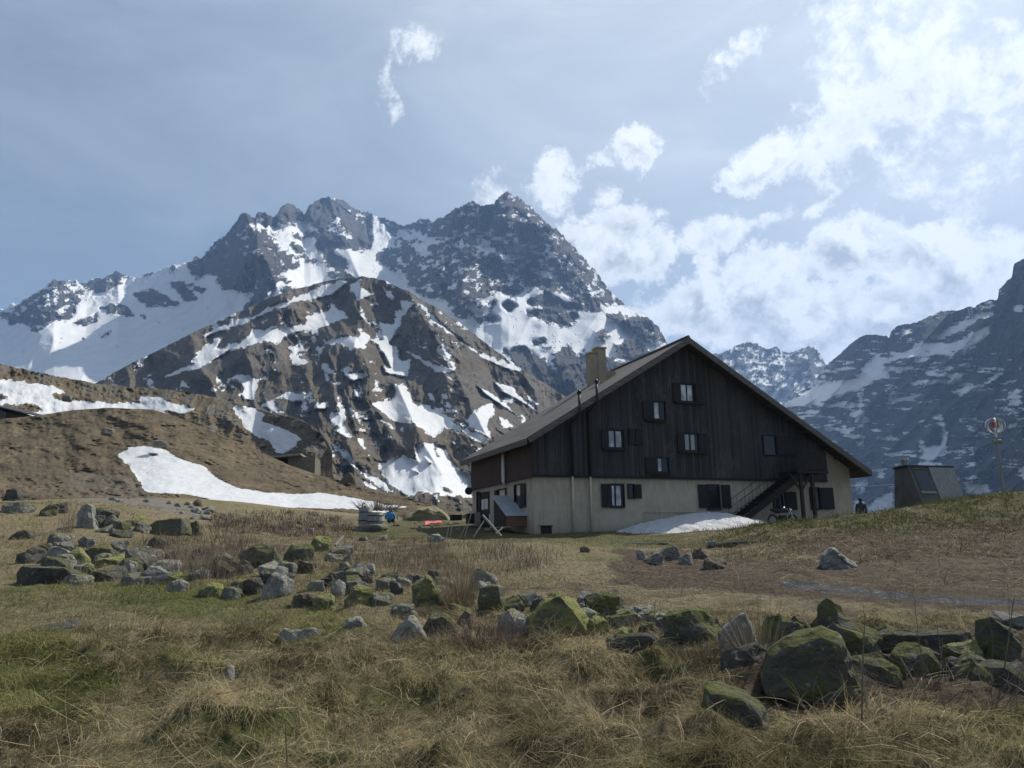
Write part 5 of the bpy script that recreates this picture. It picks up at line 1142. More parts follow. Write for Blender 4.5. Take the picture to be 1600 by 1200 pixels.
# small hydrant post on the terrace
h_ = hit(258, 777); bm = bmesh.new(); k = h_[1]/F; tube(bm, [(0, 0, -.1), (0, 0, 8*k)], 1.4*k, 8); tube(bm, [(0, 0, 8*k), (0, 0, 10*k)], 3.6*k, 10); o = bm_obj('hydrant', bm, M_FLUE); o.location = h_; tag(o, 'small dark hydrant post with a flat cap by the snow patch', 'hydrant')

# ================================================================== SHED, TURBINE, CABLE
Ys = 38.0
gzs = P(1440, 806, Ys)[2]-.4
sh = empty('shed', tuple(P(1445, 806, Ys))); sh.location.z = gzs; tag(sh, 'small weathered shed with inward leaning walls and a flat roof behind the bank', 'shed')
M_SHED = simple('dark_weathered_concrete', (.085, .082, .076), (.13, .125, .115), 2, .9, .4, .02)
M_SHEDL = simple('silver_grey_boards', (.19, .19, .185), (.28, .28, .27), 2, .85, .4, .02, (7, 7, .5))
lo = lambda px, py, Y: tuple(P(px, py, Y)-np.array(sh.location))
zt = P(1440, 729.5, Ys)[2]-gzs
def atz(px, Y, z): q = P(px, 760, Y)-np.array(sh.location); return (q[0], q[1], z)
bA, bB, bC = atz(1391, Ys+1.2, 0), atz(1447, Ys-.8, 0), atz(1512, Ys+.3, 0); tA, tB, tC = atz(1400.5, Ys+1.3, zt), atz(1422, Ys-.1, zt), atz(1491.5, Ys+.9, zt)
bD, tD = atz(1455, Ys+3.6, 0), atz(1466, Ys+2.6, zt)
bm = bmesh.new(); vb = [bm.verts.new(p) for p in (bA, bB, bC, bD)]; vt = [bm.verts.new(p) for p in (tA, tB, tC, tD)]
bm.faces.new(vb[::-1]); bm.faces.new(vt)
for i in range(4): bm.faces.new((vb[i], vb[(i+1) % 4], vt[(i+1) % 4], vt[i]))
part(sh, 'wall', bm, M_SHED)
def onB(s, z, off=.03):      # point on the front right wall
    b0 = np.array(bB)+(np.array(bC)-np.array(bB))*s; t0 = np.array(tB)+(np.array(tC)-np.array(tB))*s
    n = np.cross(np.array(bC)-np.array(bB), np.array(tB)-np.array(bB)); n /= np.linalg.norm(n); n = n if n[1] < 0 else -n
    return b0+(t0-b0)*z+n*off
def quad(name, s0, z0, s1, z1, m, par, off=.03, th=.05):
    fr = [onB(s0, z0, off), onB(s1, z0, off), onB(s1, z1, off), onB(s0, z1, off)]; bk = [onB(s0, z0, off-th), onB(s1, z0, off-th), onB(s1, z1, off-th), onB(s0, z1, off-th)]
    bm = bmesh.new(); a_ = [bm.verts.new(p) for p in fr]; b2 = [bm.verts.new(p) for p in bk]; bm.faces.new(a_); bm.faces.new(b2[::-1])
    for i in range(4): bm.faces.new((a_[i], b2[i], b2[(i+1) % 4], a_[(i+1) % 4]))
    bmesh.ops.recalc_face_normals(bm, faces=bm.faces); return part(par, name, bm, m)
quad('board_cladding', .44, 0, 1.0, .995, M_SHEDL, sh, .06, .055)
wn = quad('window', .08, .56, .38, .95, M_DUSK, sh, .03, .025)
quad('frame', .06, .52, .40, .56, M_PALE, wn, .07, .06); quad('frame', .06, .95, .40, .98, M_SHED, wn, .07, .06)
bm = bmesh.new(); o3 = .12
tp = [np.array(p) for p in (tA, tB, tC, tD)]; cen = sum(tp)/4
v0_ = [bm.verts.new(cen+(p-cen)*1.06+np.array([0, 0, .005])) for p in tp]; v1_ = [bm.verts.new(cen+(p-cen)*1.06+np.array([0, 0, .1])) for p in tp]
bm.faces.new(v0_[::-1]); bm.faces.new(v1_)
for i in range(4): bm.faces.new((v0_[i], v0_[(i+1) % 4], v1_[(i+1) % 4], v1_[i]))
part(sh, 'roof', bm, M_FLUE)
c = atz(1418, Ys+.9, zt); r_ = 5.5*Ys/F; bm = bmesh.new(); tube(bm, [(c[0], c[1], zt+.1), (c[0], c[1], zt+13*Ys/F)], r_*.85, 14); ck = part(sh, 'chimney_pipe', bm, M_SHEDL)
bm = bmesh.new(); tube(bm, [(c[0], c[1], zt+13.2*Ys/F), (c[0], c[1], zt+17*Ys/F)], [r_*1.15, r_*1.1], 14); part(ck, 'cowl', bm, M_TIN)
# cable from the house to the shed
stick('cable', [hw(uw-.6, -.15, G(1312, 761, 0)[1])]+[P(1312+(1396-1312)*f, 761-(761-757)*f+1.0*math.sin(f*math.pi), 46+(39-46)*f) for f in (.25, .5, .75)]+[P(1396, 757, 39.2)], .028, M_WHITE, 'pale cable hanging between the house corner and the shed', 'cable')
# vertical axis wind turbine
Yt = 33.0; kt = Yt/F; bp = P(1567.5, 772, Yt); tb = empty('wind_turbine', (bp[0], bp[1], bp[2]-.5)); tag(tb, 'small round wind turbine with red and white blades on a thin mast', 'wind turbine')
H_ = P(1556, 683, Yt)[2]-bp[2]+.5; lean_ = P(1557, 683, Yt)[0]-bp[0]
bm = bmesh.new(); tube(bm, [(0, 0, 0), (lean_, 0, H_)], [.09, .06], 10); part(tb, 'mast', bm, M_SHEDL)
M_RED = simple('red_blade_paint', (.4, .07, .055), (.34, .06, .05), 3, .45, 0); M_STEEL = simple('bright_steel', (.55, .56, .57), (.6, .6, .62), 3, .25, 0, metallic=.8)
cz = H_+18*kt; R1 = 14.5*kt
bm = bmesh.new(); tube(bm, [(lean_, 0, H_), (lean_, 0, cz+12*kt)], .035, 8); part(tb, 'axle', bm, M_STEEL)
for k in range(5):
    an = k*2*math.pi/5+.5; bm = bmesh.new(); w_ = .03 if k else .11; pts = []
    for th in np.linspace(-1.35, 1.35, 14): pts.append((lean_+R1*math.cos(th)*math.cos(an), R1*math.cos(th)*math.sin(an), cz+12.5*kt*math.sin(th)))
    tx, ty = -math.sin(an)*w_, math.cos(an)*w_; i0 = [bm.verts.new((p[0]-tx, p[1]-ty, p[2])) for p in pts]; i1 = [bm.verts.new((p[0]+tx, p[1]+ty, p[2])) for p in pts]
    for j in range(13): bm.faces.new((i0[j], i1[j], i1[j+1], i0[j+1]))
    o = part(tb, 'blade', bm, M_WHITE if k % 2 else M_STEEL, True); o.modifiers.new('t', 'SOLIDIFY').thickness = .025
bm = bmesh.new(); tube(bm, [(lean_-.06, -.02, cz-3*kt), (lean_-.06, -.02, cz+5.5*kt)], [3.0*kt, 3.2*kt], 10); part(tb, 'rotor_panel', bm, M_RED)
bm = bmesh.new(); tube(bm, [(lean_-R1*.9, 0, cz-8*kt), (lean_-.1, 0, cz-13*kt), (lean_+R1*.9, 0, cz-8*kt)], .03, 6); part(tb, 'arm', bm, M_STEEL)
bm = bmesh.new(); tube(bm, [(lean_-.18, 0, H_-7*kt), (lean_+.18, 0, H_-7*kt)], .1, 8); part(tb, 'clamp', bm, M_SHEDL)

# ================================================================== HUTS ON THE LEFT
M_HUTST = stone_mat('hut_masonry', (.2, .18, .15), (.12, .11, .06), (.3, .28, .22), .1, .4)
Yh = 98.; a = P(-40, 652, Yh); b_ = P(14, 652, Yh)
ht = empty('stone_hut', (float(b_[0]), float(b_[1]), float(P(0, 652, Yh)[2])), -.25); tag(ht, 'stone hut with a dark sloping roof at the left edge behind the hill', 'hut')
k = Yh/F; W_ = 60*k
bm = bmesh.new(); prism(bm, [(-W_, -2), (-8*k, -2), (-8*k, 9*k), (-W_, 25*k)], 0, 5); part(ht, 'wall', bm, M_HUTST)
bm = bmesh.new(); prism(bm, [(-W_-1, 28*k), (36*k, 2.8*k), (36*k, 4.6*k), (-W_-1, 31*k)], -.8, 5.6); part(ht, 'roof', bm, M_FLUE)
bm = bmesh.new(); box(bm, (-20*k, -.06, 1*k), (-12*k, -.003, 10*k)); part(ht, 'window', bm, M_DUSK)
Yc = 92.; a = P(415, 735, Yc); k = Yc/F
cb_ = empty('stone_shelter', (float(P(418, 738, Yc)[0]), Yc, float(P(418, 738, Yc)[2])), .1); tag(cb_, 'low stone shelter with a lean-to roof dug into the hill', 'shelter')
bm = bmesh.new(); box(bm, (30*k, 0, -2), (72*k, 4, 24*k)); part(cb_, 'wall', bm, M_HUTST)
bm = bmesh.new(); box(bm, (0, .5, -2), (29.5*k, 4, 21*k)); part(cb_, 'wall', bm, M_DARK)
bm = bmesh.new(); prism(bm, [(-6*k, 20*k), (52*k, 25.5*k), (52*k, 28.5*k), (-6*k, 23*k)], -1.0, 4.5); part(cb_, 'roof', bm, M_PALE)
bm = bmesh.new(); box(bm, (4*k, -.1, 4*k), (28*k, .45, 6*k)); box(bm, (4*k, -.1, 11*k), (28*k, .45, 13*k)); part(cb_, 'rail', bm, M_PALE)
stone(470,700,500,742,'b','grey crag beside the stone shelter','tall',Y=97.,depth=1.0)
stone(486,692,520,752,'b','dark cliff block right of the stone shelter','tall',Y=104.,depth=1.0)

# ================================================================== PEOPLE
def skin_body(name, joints, edges, rad, m, par=None, sub=2):
    me = bpy.data.meshes.new(name); me.from_pydata(joints, edges, []); o = bpy.data.objects.new(name, me); COL.objects.link(o)
    if par: o.parent = par
    md = o.modifiers.new('skin', 'SKIN'); md.use_smooth_shade = True
    for i, r in enumerate(rad):
        sv = me.skin_vertices[0].data[i]; sv.radius = r if hasattr(r, '__len__') else (r, r)
    me.skin_vertices[0].data[0].use_root = True
    o.modifiers.new('sub', 'SUBSURF').levels = sub; o.modifiers['sub'].render_levels = sub; me.materials.append(m); return o
M_SKIN = simple('skin', (.42, .26, .19), (.45, .29, .21), 4, .6, 0)
M_BLUE = simple('bright_blue_jacket', (.03, .22, .5), (.045, .27, .58), 4, .7, .2, .01)
M_TROU = simple('dark_trousers', (.03, .035, .045), (.045, .05, .06), 4, .8, 0)
M_BLACK = simple('dark_clothing', (.03, .03, .036), (.05, .048, .052), 4, .8, 0)
M_HAIR = simple('brown_hair', (.06, .04, .025), (.09, .06, .04), 8, .7, 0)
# seated, back to the viewer
pb = P(609, 822, 49.); pe = empty('person', tuple(pb)); pe.location.z = gz(pb[0], pb[1])+.28
tag(pe, 'person in a bright blue jacket sitting on the ground with back to the viewer', 'person')
J = [(0,0,.1),(0,-.02,.32),(0,-.03,.55),(0,0,.66),(0,.02,.78),(0,.02,.9), (.2,0,.52),(.29,.06,.3),(.2,.26,.2),(.13,.36,.18), (-.2,0,.52),(-.29,.06,.3),(-.2,.26,.2),(-.13,.36,.18), (.12,.1,.08),(.18,.45,.3),(.16,.6,.0),(.16,.75,-.04), (-.12,.1,.08),(-.18,.45,.3),(-.16,.6,.0),(-.16,.75,-.04)]
E_ = [(0,1),(1,2),(2,3),(3,4),(4,5),(2,6),(6,7),(7,8),(8,9),(2,10),(10,11),(11,12),(12,13),(0,14),(14,15),(15,16),(16,17),(0,18),(18,19),(19,20),(20,21)]
skin_body('body', J, E_, [.16,.14,.15,.055,.085,.07,.07,.05,.04,.035,.07,.05,.04,.035,.095,.075,.05,.045,.095,.075,.05,.045], M_TROU, pe)
skin_body('jacket', [(0,0,.06),(0,-.02,.32),(0,-.03,.56),(.2,0,.54),(.3,.06,.3),(.2,.24,.21),(-.2,0,.54),(-.3,.06,.3),(-.2,.24,.21),(0,0,.64)], [(0,1),(1,2),(2,3),(3,4),(4,5),(2,6),(6,7),(7,8),(2,9)], [.19,.175,.165,.095,.075,.06,.095,.075,.06,.075], M_BLUE, pe)
skin_body('hood', [(0,.0,.68),(0,.02,.8),(0,.015,.92)], [(0,1),(1,2)], [.075,.11,.075], M_BLUE, pe)
# standing, dark, behind the bank
pd = P(1347.5, 812, 43.); pe2 = empty('person', tuple(pd), math.radians(-20)); pe2.location.z = float(P(1347, 778.5, 43.)[2])-1.72
tag(pe2, 'person in dark clothing and cap standing behind the grassy bank', 'person')
J = [(0,0,.95),(0,0,1.15),(0,.01,1.36),(0,0,1.47),(0,.03,1.58),(0,.02,1.68), (.19,0,1.36),(.25,.03,1.1),(.22,.1,.86),(.21,.13,.76), (-.19,0,1.36),(-.25,.03,1.1),(-.22,.1,.86),(-.21,.13,.76), (.1,0,.88),(.11,.03,.5),(.11,0,.08),(.11,.14,.04), (-.1,0,.88),(-.11,.03,.5),(-.11,0,.08),(-.11,.14,.04)]
skin_body('body', J, E_, [.14,.13,.14,.055,.09,.075,.065,.05,.04,.035,.065,.05,.04,.035,.09,.065,.045,.045,.09,.065,.045,.045], M_BLACK, pe2)
skin_body('jacket', [(0,0,.86),(0,0,1.12),(0,.01,1.37),(.19,0,1.37),(.26,.03,1.1),(.23,.1,.88),(-.19,0,1.37),(-.26,.03,1.1),(-.23,.1,.88)], [(0,1),(1,2),(2,3),(3,4),(4,5),(2,6),(6,7),(7,8)], [.19,.18,.165,.09,.075,.06,.09,.075,.06], M_BLACK, pe2)
bm = bmesh.new(); bmesh.ops.create_uvsphere(bm, u_segments=14, v_segments=8, radius=.115)
for v in bm.verts: v.co.z = max(v.co.z, -.01)*1.0+1.64; v.co.y += .02
box(bm, (-.07, .1, 1.635), (.07, .22, 1.65)); part(pe2, 'cap', bm, M_TROU)
# motorbike parked under the landing
q = hw(G(1222, 800, -2.6)[0], -2.6); mb = empty('motorbike', tuple(q), YAW); mb.location.z = gz(q[0], q[1])+.02; tag(mb, 'dark motorbike parked under the outside stair landing', 'motorbike')
M_RUB = simple('black_rubber', (.012, .012, .012), (.02, .02, .02), 6, .8, 0); M_BIKE = simple('black_bike_paint', (.015, .015, .018), (.02, .02, .025), 3, .25, 0, spec=.6)
for x in (-.68, .68):
    bm = bmesh.new(); tube(bm, [(x+.3*math.cos(a_), 0, .33+.3*math.sin(a_)) for a_ in np.linspace(0, 2*math.pi, 25)], .06, 8); w_ = part(mb, 'wheel', bm, M_RUB, True)
    bm = bmesh.new(); tube(bm, [(x, -.06, .33), (x, .06, .33)], .1, 12)
    for a_ in np.linspace(0, 2*math.pi, 9)[:-1]: tube(bm, [(x, 0, .33), (x+.27*math.cos(a_), 0, .33+.27*math.sin(a_))], .012, 5)
    part(w_, 'rim', bm, M_STEEL)
bm = bmesh.new(); box(bm, (-.25, -.14, .28), (.25, .14, .62)); bmesh.ops.bevel(bm, geom=bm.edges[:], offset=.05, segments=2, affect='EDGES'); part(mb, 'engine', bm, M_FLUE)
bm = bmesh.new(); tube(bm, [(.35, 0, .85), (.1, 0, .93), (-.12, 0, .84)], [.1, .17, .1], 12); part(mb, 'tank', bm, M_BIKE, True)
bm = bmesh.new(); tube(bm, [(-.1, 0, .82), (-.4, 0, .84), (-.78, 0, .92)], [.1, .13, .06], 10); part(mb, 'saddle', bm, M_RUB, True)
bm = bmesh.new(); tube(bm, [(.68, .09, .33), (.42, .09, 1.0)], .03, 8); tube(bm, [(.68, -.09, .33), (.42, -.09, 1.0)], .03, 8); part(mb, 'fork', bm, M_STEEL)
bm = bmesh.new(); tube(bm, [(.3, -.38, 1.08), (.42, -.1, 1.04), (.42, .1, 1.04), (.3, .38, 1.08)], .02, 8); part(mb, 'handlebar', bm, M_FLUE)
bm = bmesh.new(); tube(bm, [(.5, 0, .9), (.62, 0, .9)], [.06, .1], 12); part(mb, 'headlight', bm, M_STEEL, True)
# ================================================================== GRASS, REEDS, SHRUBS, STALKS
def greenness(x, y):
    p = np.stack([x, y], -1); px, py = pix(np.stack([x, y, hbase(x, y)], -1)); w_ = fbm(p/2.5, 4, .55, 85); wx, wy = px+w_*60, py+w_*14
    g = .40+fbm(p/1.3, 4, .55, 86)*1.9
    g = g+.40*inpoly(wx, wy, [(-60,900),(300,905),(520,935),(600,985),(480,1010),(250,970),(-60,985)])
    g = g+1.6*inpoly(wx, wy, [(-60,1010),(90,1000),(180,1060),(130,1115),(-60,1120)])
    g = g-.12*inpoly(wx, wy, [(600,900),(1700,960),(1700,1110),(1000,1100),(620,1010)])
    return np.clip(g, 0, 1)
M_GRASS = bpy.data.materials.new('grass_blades'); M_GRASS.use_nodes = True; t = NT(M_GRASS.node_tree); t.n.remove(t.n['Principled BSDF'])
tn = t.new('ShaderNodeAttribute', attribute_name='tone').outputs['Fac']; br = t.new('ShaderNodeAttribute', attribute_name='shade').outputs['Fac']
c1 = t.mix(br, (.1, .081, .046), (.48, .4, .25)); c2 = t.mix(br, (.045, .06, .015), (.2, .215, .064)); gc = t.mix(tn, c1, c2)
df = t.new('ShaderNodeBsdfDiffuse', inp={'Color': gc}); tr = t.new('ShaderNodeBsdfTranslucent', inp={'Color': gc}); mx = t.new('ShaderNodeMixShader', inp={0: .3, 1: df.outputs[0], 2: tr.outputs[0]})
t.l.new(mx.outputs[0], t.n['Material Output'].inputs['Surface'])
def blades(name, P0, D0, L_, Wd, bend, tone, shade, seed, rows=4, m=None, wind=None, rand=.18):
    """ribbons: start P0, first heading D0, length L_, width Wd; gravity folds them over by bend"""
    rg = np.random.default_rng(seed); n = len(P0); cur = P0.copy(); d = D0/np.linalg.norm(D0, axis=1)[:, None]
    side = np.cross(d, rg.normal(0, 1, (n, 3))); side[:, 2] *= .35; side /= np.linalg.norm(side, axis=1)[:, None]+1e-9
    V = np.zeros((n, rows, 2, 3), np.float32)
    for i in range(rows):
        f = i/(rows-1); w = Wd*(1-.85*f**1.5)
        V[:, i, 0] = cur-side*w[:, None]/2; V[:, i, 1] = cur+side*w[:, None]/2
        d = d+np.array([0, 0, -1.])*bend[:, None]*(1.0/(rows-1))+rg.normal(0, rand, (n, 3))
        if wind is not None: d = d+wind*(.5/(rows-1))
        d /= np.linalg.norm(d, axis=1)[:, None]; cur = cur+d*(L_/(rows-1))[:, None]
        if i: 
            gl = hfast(cur[:, 0], cur[:, 1])+.012; cur[:, 2] = np.maximum(cur[:, 2], gl)
    base = np.arange(n)[:, None]*(rows*2); q = []
    for i in range(rows-1): q.append(np.concatenate([base+2*i, base+2*i+1, base+2*i+3, base+2*i+2], 1))
    F_ = np.stack(q, 1).reshape(-1, 4)
    o = mesh_obj(name, V.reshape(-1, 3), F_, m or M_GRASS); o['kind'] = 'stuff'
    attr(o, 'tone', np.repeat(np.clip(tone, 0, 1), rows*2)); attr(o, 'shade', np.repeat(np.clip(shade, 0, 1), rows*2)); return o
_GZ = GH; _la = np.array(az_); _lr = np.array(rr)
def hfast(x, y):
    a = np.arctan2(x, y); r = np.hypot(x, y)
    fa = np.interp(a, _la, np.arange(len(_la))); fr = np.interp(r, _lr, np.arange(len(_lr)))
    i = np.minimum(fa.astype(int), len(_la)-2); j = np.minimum(fr.astype(int), len(_lr)-2); u = fa-i; v = fr-j
    return (_GZ[j, i]*(1-u)+_GZ[j, i+1]*u)*(1-v)+(_GZ[j+1, i]*(1-u)+_GZ[j+1, i+1]*u)*v
def wedge(n, r0, r1, rg, amax=42):
    r = np.sqrt(rg.uniform(r0*r0, r1*r1, n)); a = np.radians(rg.uniform(-amax, amax, n)); return np.sin(a)*r, np.cos(a)*r
def muddy(x, y):
    px, py = pix(np.stack([x, y, hbase(x, y)], -1)); return ((px > 690) & (py < 960) & (py > 845)) | inpoly(px, py, [(1140,1000),(1700,985),(1700,1140),(1240,1118),(1150,1085)])
rg = np.random.default_rng(11)
# long dry grass lying in combed tussocks
nt = 1650; tx, ty = wedge(nt, 3.6, 13, rg); keep = ~muddy(tx, ty); tx, ty = tx[keep], ty[keep]; nt = len(tx)
flow = 6.283*(fbm(np.stack([tx/2.0, ty/2.0], -1), 3, .5, 87)*1.3)+math.radians(-60)
tg = greenness(tx, ty); tr_ = np.hypot(tx, ty); cnt = np.clip((130*(6.5/tr_)**1.1), 40, 190).astype(int); cnt = (cnt*rg.uniform(.5, 1.3, nt)).astype(int)
ti = np.repeat(np.arange(nt), cnt); n = len(ti); rad = rg.uniform(.05, .2, nt)[ti]*np.sqrt(rg.uniform(0, 1, n)); th = rg.uniform(0, 6.283, n)
x = tx[ti]+rad*np.cos(th); y = ty[ti]+rad*np.sin(th); fl = flow[ti]+rg.normal(0, .55, n)
D = np.stack([np.cos(fl)*.8+.7*np.cos(th)*rad/.15, np.sin(fl)*.8+.7*np.sin(th)*rad/.15, rg.uniform(.5, 1.5, n)], -1)
L_ = rg.uniform(.14, .36, n)*rg.uniform(.6, 1.35, nt)[ti]; rr2_ = np.hypot(x, y)
tt_ = np.clip(tg[ti]*.85+rg.normal(0, .14, n)-.2, 0, 1); sh_ = np.clip(rg.normal(.47, .24, n)+1.5*fbm(np.stack([x/.8, y/.8], -1), 3, .5, 97)+(rg.uniform(-.34, .34, nt))[ti]+.12*(1-tt_), 0, 1)  # patchy light and dark blade colour stands in for shadowed hollows
blades('dry_grass', np.stack([x, y, hfast(x, y)-.01], -1), D, L_, np.clip(.0011*rr2_*.62, .0032, .011), rg.uniform(1.0, 2.4, n), tt_, sh_, 1, 5)
print('long grass', n)
# short turf between
n = 120000; x, y = wedge(n, 3.6, 10, rg); n2 = 75000; x2, y2 = wedge(n2, 10, 19, rg); x = np.concatenate([x, x2]); y = np.concatenate([y, y2])
k_ = ~muddy(x, y) | (rg.uniform(0, 1, len(x)) < .3); x, y = x[k_], y[k_]; n = len(x); g_ = greenness(x, y); r_ = np.hypot(x, y); th = rg.uniform(0, 6.283, n); fl = 6.283*(fbm(np.stack([x/2., y/2.], -1), 3, .5, 87)*1.3)-1.05
D = np.stack([.5*np.cos(th)+.45*np.cos(fl), .5*np.sin(th)+.45*np.sin(fl), rg.uniform(.5, 1.1, n)], -1)
dens = fbm(np.stack([x/.7, y/.7], -1), 3, .55, 88)
tt_ = np.clip(g_*1.0+rg.normal(0, .22, n), 0, 1); mud_ = muddy(x, y); tt_ = np.where(mud_, .1, tt_)
blades('short_turf', np.stack([x, y, hfast(x, y)-.008], -1), D, rg.uniform(.05, .13, n)*(1+.9*dens)*np.where(mud_, .55, 1), np.clip(.0011*r_*.62, .0032, .014), rg.uniform(.3, 1.6, n), tt_, np.clip(rg.normal(.4, .24, n)+1.5*fbm(np.stack([x/.8, y/.8], -1), 3, .5, 97)-.25*mud_, 0, 1), 2, 3)  # turf colour carries the same painted hollow shadows as the long grass
# tufts farther out over the meadow
n = 90000; x, y = wedge(n, 17, 46, rg); g_ = greenness(x, y); px, py = pix(np.stack([x, y, hbase(x, y)], -1))
hx, hy = housev(x, y); k_ = ~((hx > -.5) & (hx < 23) & (hy > -1.2)) & ((fbm(np.stack([x/1.6, y/1.6], -1), 4, .55, 89) > -.05) | (rg.uniform(0, 1, n) < .25)) & ~((px > 830) & (py > 868) & (x < 14) & (rg.uniform(0, 1, n) < .8)); k_ &= ~inpoly(px, py, [(1230,905),(1330,912),(1440,925),(1640,934),(1640,955),(1420,942),(1300,930),(1200,918)])
x, y, g_, px, py = x[k_], y[k_], g_[k_], px[k_], py[k_]; n = len(x); lawn = inpoly(px, py, LAWN); bank = (x > 9) & (y > 24)
D = np.stack([rg.normal(0, .5, n), rg.normal(0, .5, n), rg.uniform(.4, 1., n)], -1); g_ = np.where(lawn, .95, np.where(bank, .4+.55*(fbm(np.stack([x/2., y/2.], -1), 4, .5, 90) > -.06)*(y > 24.5), g_*.35))
blades('meadow_tufts', np.stack([x, y, hfast(x, y)-.01], -1), D, rg.uniform(.08, .2, n)*np.where(lawn, .5, 1)*np.where(bank, 1.7, 1), np.clip(.0011*np.hypot(x, y)*.55, .01, .026), rg.uniform(.4, 1.8, n), g_, np.clip(rg.normal(.34, .2, n)-.22*bank-.06*(px > 830)*(py > 855), 0, 1), 3, 3)
# reddish reeds in the middle distance, brush by the snow
def stems(name, n, poly, h, w, tone, shade, seed, lean=.12, ylo=10, amp=.3):
    rg = np.random.default_rng(seed); p = np.array(poly, float); X, Y_ = [], []
    while len(X) < n:
        qx, qy = rg.uniform(p[:, 0].min(), p[:, 0].max()), rg.uniform(p[:, 1].min(), p[:, 1].max())
        if inpoly(np.array([qx]), np.array([qy]), poly)[0]:
            b_ = hit(qx, qy); 
            for k in range(int(rg.integers(4, 16))): X.append(b_[0]+rg.normal(0, .22)); Y_.append(b_[1]+rg.normal(0, .35))
    x, y = np.array(X[:n]), np.array(Y_[:n])
    D = np.stack([rg.normal(0, lean, n), rg.normal(0, lean, n), np.ones(n)], -1)
    o = blades(name, np.stack([x, y, hfast(x, y)-.02], -1), D, rg.uniform(.45, 1.1, n)*h, np.full(n, w)*np.hypot(x, y)/20, rg.uniform(0, amp, n), np.full(n, tone), np.clip(rg.normal(shade, .2, n), 0, 1), seed, 4, M_REED, None, .07); return o
M_REED = bpy.data.materials.new('reed_stems'); M_REED.use_nodes = True; t = NT(M_REED.node_tree); b_ = t.n['Principled BSDF']; b_.inputs['Roughness'].default_value = .9
t.l.new(t.mix(t.new('ShaderNodeAttribute', attribute_name='tone').outputs['Fac'], t.mix(t.new('ShaderNodeAttribute', attribute_name='shade').outputs['Fac'], (.06, .04, .032), (.2, .135, .1)), t.mix(t.new('ShaderNodeAttribute', attribute_name='shade').outputs['Fac'], (.12, .09, .055), (.38, .29, .17))), b_.inputs['Base Color'])
stems('dry_reeds', 3000, [(560,838),(700,842),(860,862),(880,880),(760,905),(640,905),(560,880),(520,850)], .40, .0085, .2, .5, 21, .3)
stems('red_brush', 3200, [(330,806),(430,800),(520,805),(555,822),(540,842),(430,840),(330,832)], .42, .010, .05, .4, 22, .45)
stems('red_brush', 2600, [(215,838),(300,835),(380,840),(420,866),(360,896),(280,884),(220,858)], .42, .0085, .05, .42, 23, .45)
stems('bank_brush', 1300, [(640,796),(735,800),(735,812),(620,812)], .4, .012, .1, .4, 24, .4)
# pale bent stalks littering the bank
n = 2600; x = rg.uniform(7, 24, n); y = rg.uniform(19.5, 30, n); D = np.stack([rg.normal(0, 1, n), rg.normal(0, .6, n), np.abs(rg.normal(0, .55, n))], -1)
blades('dead_stalks', np.stack([x, y, hfast(x, y)+.02], -1), D, rg.uniform(.25, .8, n), np.full(n, .016), rg.uniform(.2, 1.2, n), np.clip(rg.normal(.6, .3, n), 0, 1), rg.uniform(.25, .95, n), 31, 5, M_REED, None, .28)
n = 1500; x = rg.uniform(-1, 12, n); y = rg.uniform(15, 22, n); D = np.stack([rg.normal(0, 1, n), rg.normal(0, .6, n), np.abs(rg.normal(0, .25, n))], -1)
blades('dead_stalks', np.stack([x, y, hfast(x, y)+.01], -1), D, rg.uniform(.15, .5, n), np.full(n, .011), rg.uniform(.2, 1., n), np.clip(rg.normal(.6, .3, n), 0, 1), rg.uniform(.2, .9, n), 32, 5, M_REED, None, .28)
n = 42000; x = rg.uniform(5.5, 27, n); y = rg.uniform(20, 33, n); k_ = fbm(np.stack([x/.8, y/.8], -1), 4, .6, 96) > -.03; x, y = x[k_], y[k_]; n = len(x); hi = sstep(22, 27, y)*sstep(6, 10, x)
D = np.stack([rg.normal(0, .6, n), rg.normal(0, .5, n), rg.uniform(.4, 1.2, n)], -1)
blades('bank_scrub', np.stack([x, y, hfast(x, y)-.02], -1), D, rg.uniform(.1, .26, n)*(.6+.7*hi), np.full(n, .02), rg.uniform(.3, 1.6, n), np.clip(.25+.6*hi+rg.normal(0, .2, n), 0, 1), np.clip(rg.normal(.12, .12, n), 0, 1), 34, 4)
pp = np.array([(-40,905),(120,918),(330,935),(520,948),(700,965),(860,985),(1000,1005),(1130,1012),(1130,970),(900,915),(760,880),(560,850),(420,842),(180,812),(-40,800)], float)
n = 60000; x = rg.uniform(-19, 5, n); y = rg.uniform(8.5, 28, n); px, py = pix(np.stack([x, y, hbase(x, y)], -1)); k_ = inpoly(px, py, pp) & (fbm(np.stack([x/.7, y/.7], -1), 4, .55, 98) > -.03); x, y = x[k_], y[k_]; n = len(x)
D = np.stack([rg.normal(0, .5, n), rg.normal(0, .5, n), rg.uniform(.5, 1.2, n)], -1)
blades('rubble_grass', np.stack([x, y, hfast(x, y)-.01], -1), D, rg.uniform(.12, .36, n), np.clip(.0011*np.hypot(x, y)*.5, .005, .013), rg.uniform(.6, 2., n), np.clip(.15+1.6*fbm(np.stack([x/1.6, y/1.6], -1), 3, .5, 99)+rg.normal(0, .15, n), 0, 1), np.clip(rg.normal(.36, .22, n), 0, 1), 35, 4)
# fallen straws across the near grass
n = 1800; x, y = wedge(n, 4, 11, rg); D = np.stack([rg.normal(0, 1, n), rg.normal(0, .7, n), np.abs(rg.normal(0, .3, n))], -1)
blades('fallen_straws', np.stack([x, y, hfast(x, y)+.05], -1), D, rg.uniform(.2, .6, n), np.full(n, .006), rg.uniform(.1, .6, n), np.full(n, .9), rg.uniform(.3, 1, n), 33, 5, M_REED, None, .12)
